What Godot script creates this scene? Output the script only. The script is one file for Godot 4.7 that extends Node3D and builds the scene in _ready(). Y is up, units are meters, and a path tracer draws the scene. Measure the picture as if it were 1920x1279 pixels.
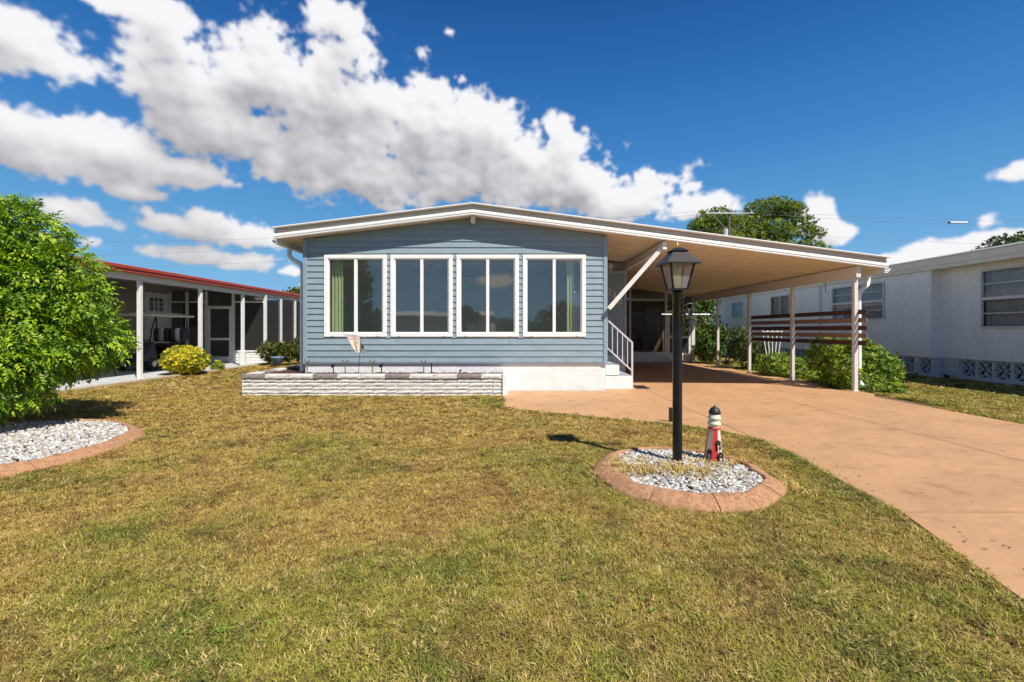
extends Node3D

const EXPOSURE := 1.42
var rng := RandomNumberGenerator.new()
var used := {}
var M := {}

# ---------------------------------------------------------------- helpers
func V(x: float, y: float, d: float) -> Vector3:
	return Vector3(x, y, -d)

func lin(r: float, g: float, b: float) -> Color:
	return Color(r, g, b).linear_to_srgb()

func mat(r: float, g: float, b: float, rough := 0.7, metal := 0.0, spec := 0.5) -> StandardMaterial3D:
	var m := StandardMaterial3D.new()
	m.albedo_color = lin(r, g, b)
	m.roughness = rough
	m.metallic = metal
	m.metallic_specular = spec
	return m

func noise_tex(freq: float, seed_: int, ramp: Array, size := 512, octaves := 5, normal := false, bump := 4.0) -> NoiseTexture2D:
	var n := FastNoiseLite.new()
	n.seed = seed_
	n.noise_type = FastNoiseLite.TYPE_SIMPLEX_SMOOTH
	n.frequency = freq
	n.fractal_octaves = octaves
	var t := NoiseTexture2D.new()
	t.width = size
	t.height = size
	t.seamless = true
	t.noise = n
	if normal:
		t.as_normal_map = true
		t.bump_strength = bump
	elif ramp.size() > 0:
		var gr := Gradient.new()
		var offs := PackedFloat32Array()
		var cols := PackedColorArray()
		for r in ramp:
			offs.append(r[0])
			cols.append(lin(r[1], r[2], r[3]))
		gr.offsets = offs
		gr.colors = cols
		t.color_ramp = gr
	return t

# a material whose colour wanders round a base colour, in world space
func worn(r: float, g: float, b: float, vary: float, scale: float, rough := 0.7, seed_ := 1, bump := 0.0, freq := 0.012) -> StandardMaterial3D:
	var m := mat(1, 1, 1, rough)
	var lo := 1.0 - vary
	var hi := 1.0 + vary
	m.albedo_texture = noise_tex(freq, seed_, [[0.15, r * lo, g * lo, b * lo], [0.5, r, g, b], [0.85, r * hi, g * hi, b * hi]])
	m.uv1_triplanar = true
	m.uv1_world_triplanar = true
	m.uv1_scale = Vector3(scale, scale, scale)
	if bump > 0.0:
		m.normal_enabled = true
		m.normal_texture = noise_tex(0.06, seed_ + 7, [], 512, 4, true, bump)
	return m

# fine wear laid over a material's colour: grain, specks and faint stains
func grime(m: StandardMaterial3D, scale: float, strength: float, seed_: int, freq := 0.03) -> void:
	m.detail_enabled = true
	m.detail_blend_mode = BaseMaterial3D.BLEND_MODE_MUL
	m.detail_uv_layer = BaseMaterial3D.DETAIL_UV_2
	var d := 1.0 - strength
	m.detail_albedo = noise_tex(freq, seed_, [[0.10, d * 0.8, d * 0.78, d * 0.74], [0.30, d, d, d * 0.98], [0.42, 0.98, 0.98, 0.98], [0.75, 1, 1, 1]], 1024, 7)
	m.uv2_triplanar = true
	m.uv2_world_triplanar = true
	m.uv2_scale = Vector3(scale, scale, scale)

func begin() -> SurfaceTool:
	var st := SurfaceTool.new()
	st.begin(Mesh.PRIMITIVE_TRIANGLES)
	st.set_smooth_group(-1)
	return st

func tri(st: SurfaceTool, a: Vector3, b: Vector3, c: Vector3) -> void:
	st.add_vertex(a)
	st.add_vertex(b)
	st.add_vertex(c)

func quad(st: SurfaceTool, a: Vector3, b: Vector3, c: Vector3, d: Vector3) -> void:
	tri(st, a, b, c)
	tri(st, a, c, d)

# box between two corners
func box(st: SurfaceTool, p: Vector3, q: Vector3) -> void:
	var a := Vector3(minf(p.x, q.x), minf(p.y, q.y), minf(p.z, q.z))
	var b := Vector3(maxf(p.x, q.x), maxf(p.y, q.y), maxf(p.z, q.z))
	hexa(st, [Vector3(a.x, a.y, a.z), Vector3(b.x, a.y, a.z), Vector3(b.x, a.y, b.z), Vector3(a.x, a.y, b.z), Vector3(a.x, b.y, a.z), Vector3(b.x, b.y, a.z), Vector3(b.x, b.y, b.z), Vector3(a.x, b.y, b.z)])

# eight corners: four below, four above, in the same order
func hexa(st: SurfaceTool, v: Array) -> void:
	quad(st, v[0], v[1], v[2], v[3])
	quad(st, v[7], v[6], v[5], v[4])
	quad(st, v[3], v[2], v[6], v[7])
	quad(st, v[1], v[0], v[4], v[5])
	quad(st, v[2], v[1], v[5], v[6])
	quad(st, v[0], v[3], v[7], v[4])

# box with chamfered edges
func cbox(st: SurfaceTool, p: Vector3, q: Vector3, c: float) -> void:
	var o := (p + q) * 0.5
	var h := (q - p).abs() * 0.5
	c = minf(c, minf(h.x, minf(h.y, h.z)) * 0.9)
	for ax in 3:
		var u := (ax + 1) % 3
		var w := (ax + 2) % 3
		for s in [-1.0, 1.0]:
			var f := []
			for k in [[-1.0, -1.0], [1.0, -1.0], [1.0, 1.0], [-1.0, 1.0]]:
				var e := Vector3.ZERO
				e[ax] = s * h[ax]
				e[u] = k[0] * (h[u] - c)
				e[w] = k[1] * (h[w] - c)
				f.append(o + e)
			if s > 0.0:
				quad(st, f[3], f[2], f[1], f[0])
			else:
				quad(st, f[0], f[1], f[2], f[3])
		for su in [-1.0, 1.0]:
			for sw in [-1.0, 1.0]:
				var e := []
				for k in [[-1.0, 0], [1.0, 0], [1.0, 1], [-1.0, 1]]:
					var x := Vector3.ZERO
					x[ax] = k[0] * (h[ax] - c)
					x[u] = su * (h[u] - (0.0 if k[1] == 0 else c))
					x[w] = sw * (h[w] - (c if k[1] == 0 else 0.0))
					e.append(o + x)
				if su * sw > 0.0:
					quad(st, e[3], e[2], e[1], e[0])
				else:
					quad(st, e[0], e[1], e[2], e[3])
	for sx in [-1.0, 1.0]:
		for sy in [-1.0, 1.0]:
			for sz in [-1.0, 1.0]:
				var a := o + Vector3(sx * h.x, sy * (h.y - c), sz * (h.z - c))
				var b := o + Vector3(sx * (h.x - c), sy * h.y, sz * (h.z - c))
				var d := o + Vector3(sx * (h.x - c), sy * (h.y - c), sz * h.z)
				if sx * sy * sz > 0.0:
					tri(st, d, b, a)
				else:
					tri(st, a, b, d)

# a bar of rectangular section between two points
func bar(st: SurfaceTool, p: Vector3, q: Vector3, w: float, h: float, up := Vector3.UP) -> void:
	var f := (q - p).normalized()
	if absf(f.dot(up)) > 0.98:
		up = Vector3(0, 0, 1) if absf(f.z) < 0.9 else Vector3.RIGHT
	var s := f.cross(up).normalized() * w * 0.5
	var u := s.cross(f).normalized() * h * 0.5
	hexa(st, [p - s - u, p + s - u, q + s - u, q - s - u, p - s + u, p + s + u, q + s + u, q - s + u])

# a tube through points, with a radius for each
func tube(st: SurfaceTool, pts: Array, rad: Array, n := 8, caps := true) -> void:
	st.set_smooth_group(0)
	var rings := []
	var side := Vector3.ZERO
	for i in pts.size():
		var f: Vector3 = (pts[mini(i + 1, pts.size() - 1)] - pts[maxi(i - 1, 0)]).normalized()
		if side == Vector3.ZERO:
			side = f.cross(Vector3.UP if absf(f.y) < 0.9 else Vector3.RIGHT).normalized()
		side = (side - f * side.dot(f)).normalized()
		var up := f.cross(side)
		var ring := []
		for k in n:
			var a := TAU * k / n
			ring.append(pts[i] + (side * cos(a) + up * sin(a)) * float(rad[i]))
		rings.append(ring)
	for i in rings.size() - 1:
		for k in n:
			var l := (k + 1) % n
			quad(st, rings[i][k], rings[i + 1][k], rings[i + 1][l], rings[i][l])
	st.set_smooth_group(-1)
	if caps:
		for e in [0, rings.size() - 1]:
			for k in n:
				var l := (k + 1) % n
				if e == 0:
					tri(st, pts[0], rings[0][k], rings[0][l])
				else:
					tri(st, pts[e], rings[e][l], rings[e][k])

# turned shape: profile of [radius, height], round or n-sided
func lathe(st: SurfaceTool, at: Vector3, prof: Array, n := 20, smooth := true, turn := 0.0) -> void:
	st.set_smooth_group(0 if smooth else -1)
	for i in prof.size() - 1:
		for k in n:
			var a := TAU * k / n + turn
			var b := TAU * (k + 1) / n + turn
			var r0: float = prof[i][0]
			var r1: float = prof[i + 1][0]
			var y0: float = prof[i][1]
			var y1: float = prof[i + 1][1]
			var p0 := at + Vector3(cos(a) * r0, y0, sin(a) * r0)
			var p1 := at + Vector3(cos(b) * r0, y0, sin(b) * r0)
			var p2 := at + Vector3(cos(b) * r1, y1, sin(b) * r1)
			var p3 := at + Vector3(cos(a) * r1, y1, sin(a) * r1)
			if r0 > 0.0001:
				tri(st, p0, p1, p2)
			if r1 > 0.0001:
				tri(st, p0, p2, p3)
	st.set_smooth_group(-1)

# profile (x = out, y = up) swept along a straight line from p to q; out is the direction of the profile's x
func sweep(st: SurfaceTool, p: Vector3, q: Vector3, prof: Array, out: Vector3, up := Vector3.UP) -> void:
	var n := prof.size()
	for i in n:
		var a: Vector2 = prof[i]
		var b: Vector2 = prof[(i + 1) % n]
		quad(st, p + out * a.x + up * a.y, q + out * a.x + up * a.y, q + out * b.x + up * b.y, p + out * b.x + up * b.y)
	var poly := PackedVector2Array()
	for a in prof:
		poly.append(a)
	var ix := Geometry2D.triangulate_polygon(poly)
	for e in [p, q]:
		for k in range(0, ix.size(), 3):
			var c := []
			for j in 3:
				var a: Vector2 = prof[ix[k + j]]
				c.append(e + out * a.x + up * a.y)
			if e == p:
				tri(st, c[0], c[1], c[2])
			else:
				tri(st, c[2], c[1], c[0])

func numbered(called: String) -> String:
	if not used.has(called):
		used[called] = 0
		return called
	used[called] += 1
	return "%s_%03d" % [called, used[called]]

func obj(called: String, st: SurfaceTool, m: Material, parent: Node = self) -> MeshInstance3D:
	st.generate_normals()
	return put(called, st.commit(), m, parent)

func put(called: String, mesh: Mesh, m: Material, parent: Node = self) -> MeshInstance3D:
	var o := MeshInstance3D.new()
	o.name = numbered(called) if parent == self else called
	o.mesh = mesh
	o.material_override = m
	parent.add_child(o, true)
	return o

func tag(o: Node, label: String, category: String, group := "", kind := "") -> void:
	o.set_meta("label", label)
	o.set_meta("category", category)
	if group != "":
		o.set_meta("group", group)
	if kind != "":
		o.set_meta("kind", kind)

func thing(called: String, at: Vector3, label: String, category: String, group := "", kind := "") -> Node3D:
	var o := Node3D.new()
	o.name = numbered(called)
	add_child(o)
	o.position = at
	tag(o, label, category, group, kind)
	return o

func node(called: String, parent: Node) -> Node3D:
	var o := Node3D.new()
	o.name = called
	parent.add_child(o, true)
	return o

func part_box(called: String, p: Vector3, q: Vector3, m: Material, parent: Node, chamfer := 0.0) -> MeshInstance3D:
	var st := begin()
	if chamfer > 0.0:
		cbox(st, p, q, chamfer)
	else:
		box(st, p, q)
	return obj(called, st, m, parent)

func part_bar(called: String, p: Vector3, q: Vector3, w: float, h: float, m: Material, parent: Node) -> MeshInstance3D:
	var st := begin()
	bar(st, p, q, w, h)
	return obj(called, st, m, parent)

func part_tube(called: String, pts: Array, rad: Array, m: Material, parent: Node, n := 8) -> MeshInstance3D:
	var st := begin()
	tube(st, pts, rad, n)
	return obj(called, st, m, parent)

# MultiMesh of one mesh
func scatter(called: String, mesh: Mesh, m: Material, xf: Array, cols: PackedColorArray, parent: Node = self) -> MultiMeshInstance3D:
	var mm := MultiMesh.new()
	mm.transform_format = MultiMesh.TRANSFORM_3D
	mm.use_colors = true
	mm.mesh = mesh
	mm.instance_count = xf.size()
	for i in xf.size():
		mm.set_instance_transform(i, xf[i])
		mm.set_instance_color(i, cols[i])
	var o := MultiMeshInstance3D.new()
	o.name = numbered(called) if parent == self else called
	o.multimesh = mm
	o.material_override = m
	parent.add_child(o, true)
	return o

# one leaf: folded along its midrib, optionally bent
func leaf(st: SurfaceTool, base: Vector3, dir: Vector3, nrm: Vector3, l: float, w: float, droop := 0.15) -> void:
	var side := dir.cross(nrm).normalized() * w * 0.5
	var mid := base + dir * l * 0.45 + nrm * l * 0.05
	var tip := base + dir * l - nrm * l * droop
	var lft := mid + side + nrm * w * 0.16
	var rgt := mid - side + nrm * w * 0.16
	tri(st, base, lft, mid)
	tri(st, lft, tip, mid)
	tri(st, base, mid, rgt)
	tri(st, mid, tip, rgt)

func rand_dir() -> Vector3:
	var z := rng.randf_range(-1, 1)
	var a := rng.randf_range(0, TAU)
	var r := sqrt(1.0 - z * z)
	return Vector3(r * cos(a), z, r * sin(a))

func facing(dir: Vector3, spin: float) -> Basis:
	var z := dir.normalized()
	var x := Vector3.UP.cross(z)
	if x.length() < 0.01:
		x = Vector3.RIGHT
	x = x.normalized()
	return Basis(x, z.cross(x), z) * Basis(Vector3(0, 0, 1), spin)

func sm(a: float, b: float, x: float) -> float:
	var t := clampf((x - a) / (b - a), 0.0, 1.0)
	return t * t * (3.0 - 2.0 * t)

# ---------------------------------------------------------------- sky: clear air and cumulus, all round
func make_sky() -> ImageTexture:
	var w := 2048
	var h := 1024
	var rows := 512
	var cov := PackedFloat32Array()
	cov.resize(w * rows)
	cov.fill(-1.0)
	# cumulus cells: azimuth, elevation, half width, half height in degrees
	var cells := [[-35.9, 22.7, 5.0, 3.9], [-28.4, 25.8, 6.4, 4.5], [-20.2, 24.8, 7.8, 5.3], [-32.8, 20.1, 7.0, 3.7], [-23.0, 19.7, 9.4, 5.1], [-11.7, 23.1, 7.5, 4.6], [-4.6, 21.8, 6.2, 4.5], [-16.6, 17.1, 9.6, 2.9], [-4.6, 18.0, 7.8, 3.3], [1.6, 20.1, 3.9, 3.5],
		[4.2, 18.6, 5.4, 4.3], [8.0, 16.4, 5.8, 3.6], [14.4, 14.9, 4.4, 2.8], [5.6, 23.2, 2.2, 2.3, 0.3], [-46.0, 22.7, 5.3, 2.8], [-48.6, 23.2, 3.9, 1.9], [-38.4, 28.4, 4.9, 1.3], [-44.8, 15.7, 5.0, 2.7], [-40.2, 16.3, 4.4, 3.0], [-35.9, 15.6, 4.5, 1.5], [-48.2, 16.5, 4.1, 2.1], [-20.5, 32.2, 2.8, 1.7],
		[-43.3, 10.4, 2.7, 1.2], [-39.0, 12.9, 1.9, 0.7], [-33.7, 10.2, 6.2, 1.6], [-30.4, 9.8, 3.9, 1.4], [-35.3, 7.6, 3.2, 1.1], [-29.1, 7.3, 3.3, 1.0], [-25.5, 6.6, 1.2, 0.6], [-7.7, 32.4, 1.4, 1.0, 0.78], [-10.6, 30.3, 2.4, 2.4, 0.82], [-6.0, 28.4, 2.2, 2.6, 0.82],
		[23.0, 13.5, 3.5, 1.7], [21.3, 16.0, 1.7, 0.9, 0.45], [33.5, 11.4, 1.4, 1.9], [34.7, 9.7, 1.9, 1.1], [48.0, 12.9, 1.8, 0.9], [42.2, 7.1, 2.2, 1.1], [40.0, 6.6, 1.9, 0.7], [46.5, 7.4, 3.0, 0.9], [45.7, 9.4, 1.6, 1.4, 0.75], [171.0, 9.0, 4.0, 1.2, 0.2], [192.0, 12.0, 3.0, 1.0, 0.3], [183.0, 6.0, 2.5, 0.8, 0.2], [20.0, 17.2, 3.4, 2.2, 0.85], [-42.4, 7.9, 1.8, 1.1, 0.6]]
	var r2 := RandomNumberGenerator.new()
	r2.seed = 77
	for k in 84:  # clouds out of view, their number raised to add fill light
		var az := r2.randf_range(62, 150) if k % 2 else r2.randf_range(215, 298)
		var el := 5.0 + 30.0 * r2.randf() * r2.randf()
		var s := r2.randf_range(2.0, 6.5) * (0.5 + el / 30.0)
		for j in 3:
			cells.append([az + r2.randf_range(-1, 1) * s, el + r2.randf_range(-0.3, 0.3) * s, s * r2.randf_range(0.6, 1.2), s * 0.42])
	for c in cells:
		var thin: float = c[4] if c.size() > 4 else 0.0
		var y0 := int(maxf(0.0, (90.0 - c[1] - c[3] * 1.9) / 180.0 * h))
		var y1 := int(minf(rows - 1.0, (90.0 - c[1] + c[3] * 1.9) / 180.0 * h))
		var x0 := int(floor((c[0] - c[2] * 1.9) / 360.0 * w))
		var x1 := int(floor((c[0] + c[2] * 1.9) / 360.0 * w))
		for y in range(y0, y1 + 1):
			var e: float = (90.0 - (y + 0.5) * 180.0 / h - c[1]) / c[3]
			if e < 0.0:
				e *= 1.25
			for x in range(x0, x1 + 1):
				var a: float = ((x + 0.5) * 360.0 / w - c[0]) / c[2]
				var v := 1.0 - sqrt(a * a + e * e) - thin
				var i := y * w + posmod(x, w)
				if v > cov[i]:
					cov[i] = v
	var fb := FastNoiseLite.new()
	fb.seed = 5
	fb.noise_type = FastNoiseLite.TYPE_SIMPLEX_SMOOTH
	fb.frequency = 9.0
	fb.fractal_octaves = 6
	fb.fractal_gain = 0.6
	var ce := FastNoiseLite.new()
	ce.seed = 9
	ce.noise_type = FastNoiseLite.TYPE_CELLULAR
	ce.cellular_distance_function = FastNoiseLite.DISTANCE_EUCLIDEAN
	ce.cellular_return_type = FastNoiseLite.RETURN_DISTANCE
	ce.frequency = 16.0
	ce.fractal_type = FastNoiseLite.FRACTAL_FBM
	ce.fractal_octaves = 4
	ce.fractal_gain = 0.5
	var fine := FastNoiseLite.new()
	fine.seed = 15
	fine.noise_type = FastNoiseLite.TYPE_SIMPLEX_SMOOTH
	fine.frequency = 38.0
	fine.fractal_octaves = 4
	fine.fractal_gain = 0.6
	var den := PackedFloat32Array()
	den.resize(w * rows)
	den.fill(-1.0)
	var puff := PackedFloat32Array()
	puff.resize(w * rows)
	for y in rows:
		var el := PI * 0.5 - (y + 0.5) * PI / h
		var ce_ := cos(el)
		var se := sin(el)
		for x in w:
			var i := y * w + x
			if cov[i] <= -0.9:
				continue
			var az := (x + 0.5) * TAU / w
			var p := Vector3(sin(az) * ce_, se * 1.25, -cos(az) * ce_)
			var n := fb.get_noise_3dv(p)
			var q := p + Vector3(n, -n, n) * 0.012
			var b := -ce.get_noise_3dv(q)
			var m := fine.get_noise_3dv(q)
			puff[i] = b * 0.9 + m * 0.22 + n * 0.6
			den[i] = cov[i] * 1.0 + n * 1.0 + b * 0.55 + m * 0.34 - 0.03
	var out := PackedFloat32Array()
	out.resize(w * h * 3)
	var acc := PackedFloat32Array()
	acc.resize(w)
	var nxt := PackedFloat32Array()
	# clear air by elevation
	var air := [[0.0, 0.24, 0.50, 0.76], [5.0, 0.20, 0.45, 0.72], [12.0, 0.11, 0.33, 0.63], [20.0, 0.050, 0.215, 0.53], [28.0, 0.026, 0.14, 0.41], [36.0, 0.014, 0.088, 0.30], [60.0, 0.009, 0.06, 0.22], [90.0, 0.008, 0.05, 0.18]]
	nxt.resize(w)
	# light falling through the clouds from above
	var tone := PackedFloat32Array()
	tone.resize(w * rows)
	for y in rows:
		for x in w:
			var i := y * w + x
			nxt[x] = (acc[posmod(x - 2, w)] * 0.15 + acc[posmod(x - 1, w)] * 0.2 + acc[x] * 0.3 + acc[(x + 1) % w] * 0.2 + acc[(x + 2) % w] * 0.15) * 0.978 + clampf(den[i], 0.0, 1.0)
			if den[i] <= -0.05:
				continue
			var k := 0.91 - sm(1.5, 23.0, nxt[x]) * 0.38 + puff[i] * 0.16
			if y > 14:
				k += clampf((den[i] - den[(y - 4) * w + (x + 2) % w]) * 0.16, -0.08, 0.10)
				k += clampf((den[i] - den[(y - 13) * w + (x + 7) % w]) * 0.13, -0.09, 0.09)
			tone[i] = clampf(k, 0.33, 0.98)
		var sw := acc
		acc = nxt
		nxt = sw
	for y in rows:
		var el := PI * 0.5 - (y + 0.5) * PI / h
		var deg := rad_to_deg(el)
		var at := 0
		while at < air.size() - 2 and air[at + 1][0] < deg:
			at += 1
		var t := clampf((deg - air[at][0]) / (air[at + 1][0] - air[at][0]), 0.0, 1.0)
		var r := lerpf(air[at][1], air[at + 1][1], t) / EXPOSURE
		var g := lerpf(air[at][2], air[at + 1][2], t) / EXPOSURE
		var bl := lerpf(air[at][3], air[at + 1][3], t) / EXPOSURE
		for x in w:
			var i := y * w + x
			var al := sm(-0.05, 0.34, den[i])
			var rr := r
			var gg := g
			var bb := bl
			if al > 0.0:
				# soften the tone over its neighbours
				var sum := tone[i] * 2.0
				var cnt := 2.0
				for o in [-2 * w, -w, w, 2 * w, -1, 1, -2, 2]:
					var v: float = tone[clampi(i + o, 0, w * rows - 1)]
					if v > 0.0:
						sum += v
						cnt += 1.0
				var k := sum / cnt
				rr = lerpf(r, k * 0.88 / EXPOSURE, al)
				gg = lerpf(g, k * 0.88 / EXPOSURE, al)
				bb = lerpf(bl, (k * 0.885 + 0.02) / EXPOSURE, al)
			out[i * 3] = rr
			out[i * 3 + 1] = gg
			out[i * 3 + 2] = bb
	for y in range(rows, h):
		for x in w:
			var i := (y * w + x) * 3
			out[i] = 0.24
			out[i + 1] = 0.22
			out[i + 2] = 0.16
	return ImageTexture.create_from_image(Image.create_from_data(w, h, false, Image.FORMAT_RGBF, out.to_byte_array()))

func _ready() -> void:
	rng.seed = 20240
	# ------------------------------------------------------------ camera
	var cam := Camera3D.new()
	cam.name = "camera"
	var near := 0.05
	cam.set_frustum(near * 1279.0 / 870.0, Vector2(0, -20.5 / 870.0 * near), near, 900.0)
	cam.position = Vector3(0, 1.35, 0)
	add_child(cam)
	cam.current = true
	# ------------------------------------------------------------ sky and sun
	var env := Environment.new()
	var sky := Sky.new()
	var pano := PanoramaSkyMaterial.new()
	pano.panorama = make_sky()
	sky.sky_material = pano
	env.background_mode = Environment.BG_SKY
	env.sky = sky
	env.background_energy_multiplier = 1.0
	env.tonemap_mode = Environment.TONE_MAPPER_LINEAR
	env.tonemap_exposure = 1.54
	env.sdfgi_enabled = true
	env.ssao_enabled = true
	env.ssil_enabled = true
	var we := WorldEnvironment.new()
	we.name = "world_environment"
	we.environment = env
	add_child(we)
	var sun := DirectionalLight3D.new()
	sun.name = "sun"
	sun.light_energy = 1.33
	sun.light_color = Color(1.0, 0.97, 0.925)
	sun.light_angular_distance = 0.5
	sun.shadow_enabled = true
	add_child(sun)
	sun.look_at_from_position(Vector3.ZERO, Vector3(-0.948, -1.85, -1.11), Vector3.UP)
	# ------------------------------------------------------------ the place
	make_materials()
	build_ground()
	build_driveway()
	build_home()
	build_steps()
	build_planter()
	build_beds()
	build_lamp_post()
	build_lighthouse()
	build_west_neighbour()
	build_golf_cart()
	build_east_neighbour()
	build_plants()
	build_far()
	build_across()
	build_lawn()

# ---------------------------------------------------------------- materials
func make_materials() -> void:
	M.siding = worn(0.255, 0.34, 0.395, 0.06, 0.35, 0.55, 11, 0.6)
	M.siding_b = worn(0.245, 0.33, 0.387, 0.07, 0.4, 0.58, 101, 0.6)
	M.siding_c = worn(0.263, 0.346, 0.40, 0.06, 0.3, 0.55, 102, 0.6)
	for m in [M.siding, M.siding_b, M.siding_c]:
		grime(m, 0.8, 0.10, 103)
	M.trim_blue = worn(0.25, 0.34, 0.42, 0.05, 0.4, 0.55, 12)
	M.white = worn(0.84, 0.84, 0.82, 0.04, 0.5, 0.45, 13)
	M.fascia = worn(0.86, 0.86, 0.85, 0.03, 0.4, 0.4, 14)
	M.fascia_shade_tan = worn(0.55, 0.50, 0.44, 0.06, 0.4, 0.5, 15)  # tan band, darkened in colour to deepen the shade under the drip edge
	M.soffit = worn(0.73, 0.63, 0.51, 0.05, 0.25, 0.5, 16)
	M.post = worn(0.74, 0.71, 0.67, 0.06, 1.2, 0.5, 17)
	M.skirt = worn(0.77, 0.78, 0.78, 0.07, 0.5, 0.85, 18, 0.7)
	grime(M.skirt, 0.6, 0.10, 108)
	M.rail = worn(0.58, 0.58, 0.60, 0.06, 1.0, 0.5, 19)
	M.step_top = worn(0.34, 0.37, 0.42, 0.12, 0.8, 0.8, 20, 2.0)
	M.driveway = worn(0.485, 0.277, 0.138, 0.08, 0.11, 0.62, 21, 0.7)
	M.driveway_b = worn(0.475, 0.27, 0.134, 0.09, 0.13, 0.62, 22, 0.7)
	M.driveway_c = worn(0.50, 0.287, 0.145, 0.08, 0.12, 0.62, 23, 0.7)
	grime(M.driveway, 0.16, 0.045, 104, 0.012)
	grime(M.driveway_b, 0.14, 0.045, 105, 0.012)
	grime(M.driveway_c, 0.18, 0.045, 106, 0.012)
	M.joint = worn(0.16, 0.08, 0.045, 0.2, 0.8, 0.9, 24)
	M.curb = worn(0.41, 0.22, 0.115, 0.28, 0.7, 0.9, 25, 1.6, 0.035)
	grime(M.curb, 1.1, 0.35, 107)
	M.soil = worn(0.15, 0.095, 0.04, 0.35, 0.9, 0.95, 26, 6.0, 0.03)
	M.mulch = worn(0.075, 0.03, 0.02, 0.4, 2.2, 0.95, 27, 8.0, 0.05)
	M.bed_soil = worn(0.13, 0.10, 0.075, 0.4, 1.6, 0.95, 28, 8.0, 0.05)
	M.brick_white = worn(0.74, 0.72, 0.69, 0.10, 1.6, 0.85, 29, 7.0, 0.03)
	M.brick_pale = worn(0.68, 0.65, 0.62, 0.12, 1.7, 0.85, 30, 7.0, 0.03)
	M.brick_grey = worn(0.28, 0.24, 0.235, 0.22, 1.6, 0.9, 31, 7.0, 0.04)
	M.mortar = worn(0.22, 0.19, 0.17, 0.15, 1.2, 0.95, 32)
	M.iron = worn(0.007, 0.008, 0.010, 0.3, 1.5, 0.32, 33)
	M.iron_matt = worn(0.010, 0.012, 0.011, 0.3, 1.5, 0.5, 34)
	M.frost = mat(0.62, 0.60, 0.57, 0.5)
	M.frost.transparency = BaseMaterial3D.TRANSPARENCY_ALPHA
	M.frost.albedo_color.a = 0.27
	M.bulb = mat(0.72, 0.70, 0.14, 0.5)
	M.numeral = mat(0.80, 0.77, 0.70, 0.5)
	M.brass = mat(0.75, 0.45, 0.10, 0.3, 0.9)
	M.steel = mat(0.50, 0.50, 0.50, 0.4, 0.6)
	M.cream = worn(0.72, 0.68, 0.57, 0.05, 0.5, 0.6, 120)
	M.glass = mat(0.9, 0.95, 0.95, 0.02)
	M.glass.transparency = BaseMaterial3D.TRANSPARENCY_ALPHA
	M.glass.albedo_color.a = 0.0
	M.lightened_glass = mat(0.50, 0.62, 0.56, 0.02)  # pale tint lightens the pane, in place of reflected and room light
	M.lightened_glass.transparency = BaseMaterial3D.TRANSPARENCY_ALPHA
	M.lightened_glass.albedo_color.a = 0.025
	M.tint_glass = mat(0.02, 0.03, 0.035, 0.03)
	M.tint_glass.transparency = BaseMaterial3D.TRANSPARENCY_ALPHA
	M.tint_glass.albedo_color.a = 0.12
	M.screen = mat(0.03, 0.03, 0.032, 0.8)
	M.screen.transparency = BaseMaterial3D.TRANSPARENCY_ALPHA
	M.screen.albedo_color.a = 0.60
	M.room = worn(0.48, 0.48, 0.42, 0.08, 0.4, 0.9, 35)
	M.wood_panelling = worn(0.26, 0.185, 0.115, 0.15, 0.4, 0.8, 36)
	M.curtain = worn(0.42, 0.54, 0.28, 0.06, 1.0, 0.9, 37)
	M.curtain.backlight_enabled = true
	M.curtain.backlight = lin(0.25, 0.35, 0.15)
	M.drape = worn(0.30, 0.29, 0.27, 0.12, 1.0, 0.9, 38)
	M.slat_dark = worn(0.075, 0.038, 0.030, 0.2, 0.9, 0.65, 39)
	M.slat_tan = worn(0.26, 0.17, 0.12, 0.15, 0.9, 0.65, 40)
	M.red = worn(0.42, 0.062, 0.038, 0.10, 0.5, 0.5, 41)
	M.beige = worn(0.33, 0.30, 0.245, 0.06, 0.4, 0.65, 42)
	M.slab_grey = worn(0.48, 0.49, 0.50, 0.10, 0.3, 0.7, 43, 1.0)
	M.curb_tan = worn(0.42, 0.34, 0.23, 0.18, 0.7, 0.9, 44, 3.0)
	M.white_post = worn(0.72, 0.72, 0.70, 0.05, 0.8, 0.5, 45)
	M.panel = worn(0.83, 0.82, 0.78, 0.05, 0.5, 0.6, 46)
	M.panel_b = worn(0.79, 0.785, 0.76, 0.06, 0.5, 0.6, 47)
	M.breeze = worn(0.52, 0.54, 0.56, 0.12, 0.8, 0.85, 48, 3.0)
	M.black = mat(0.02, 0.02, 0.022, 0.5)
	M.vinyl = mat(0.028, 0.03, 0.04, 0.45)
	M.cart_white = mat(0.62, 0.62, 0.58, 0.4)
	M.rubber = mat(0.018, 0.018, 0.018, 0.8)
	M.bark = worn(0.16, 0.12, 0.085, 0.3, 1.4, 0.95, 49, 8.0, 0.04)
	M.wood_pole = worn(0.15, 0.125, 0.10, 0.2, 0.8, 0.9, 50, 4.0)
	M.shingle = worn(0.55, 0.55, 0.56, 0.08, 0.3, 0.9, 51)
	M.red_paint = worn(0.55, 0.035, 0.03, 0.18, 6.0, 0.55, 52, 2.0, 0.03)
	M.cream_paint = worn(0.66, 0.63, 0.50, 0.12, 6.0, 0.6, 53, 2.0, 0.03)
	M.black_paint = worn(0.018, 0.016, 0.018, 0.3, 6.0, 0.5, 54, 2.0, 0.03)
	M.leaves = mat(1, 1, 1, 0.42)
	M.leaves.vertex_color_use_as_albedo = true
	M.leaves.backlight_enabled = true
	M.leaves.backlight = lin(0.55, 0.6, 0.2)
	M.tinted = mat(1, 1, 1, 0.8)
	M.tinted.vertex_color_use_as_albedo = true
	M.blades = mat(1, 1, 1, 0.7, 0.0, 0.3)
	M.blades.vertex_color_use_as_albedo = true
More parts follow.
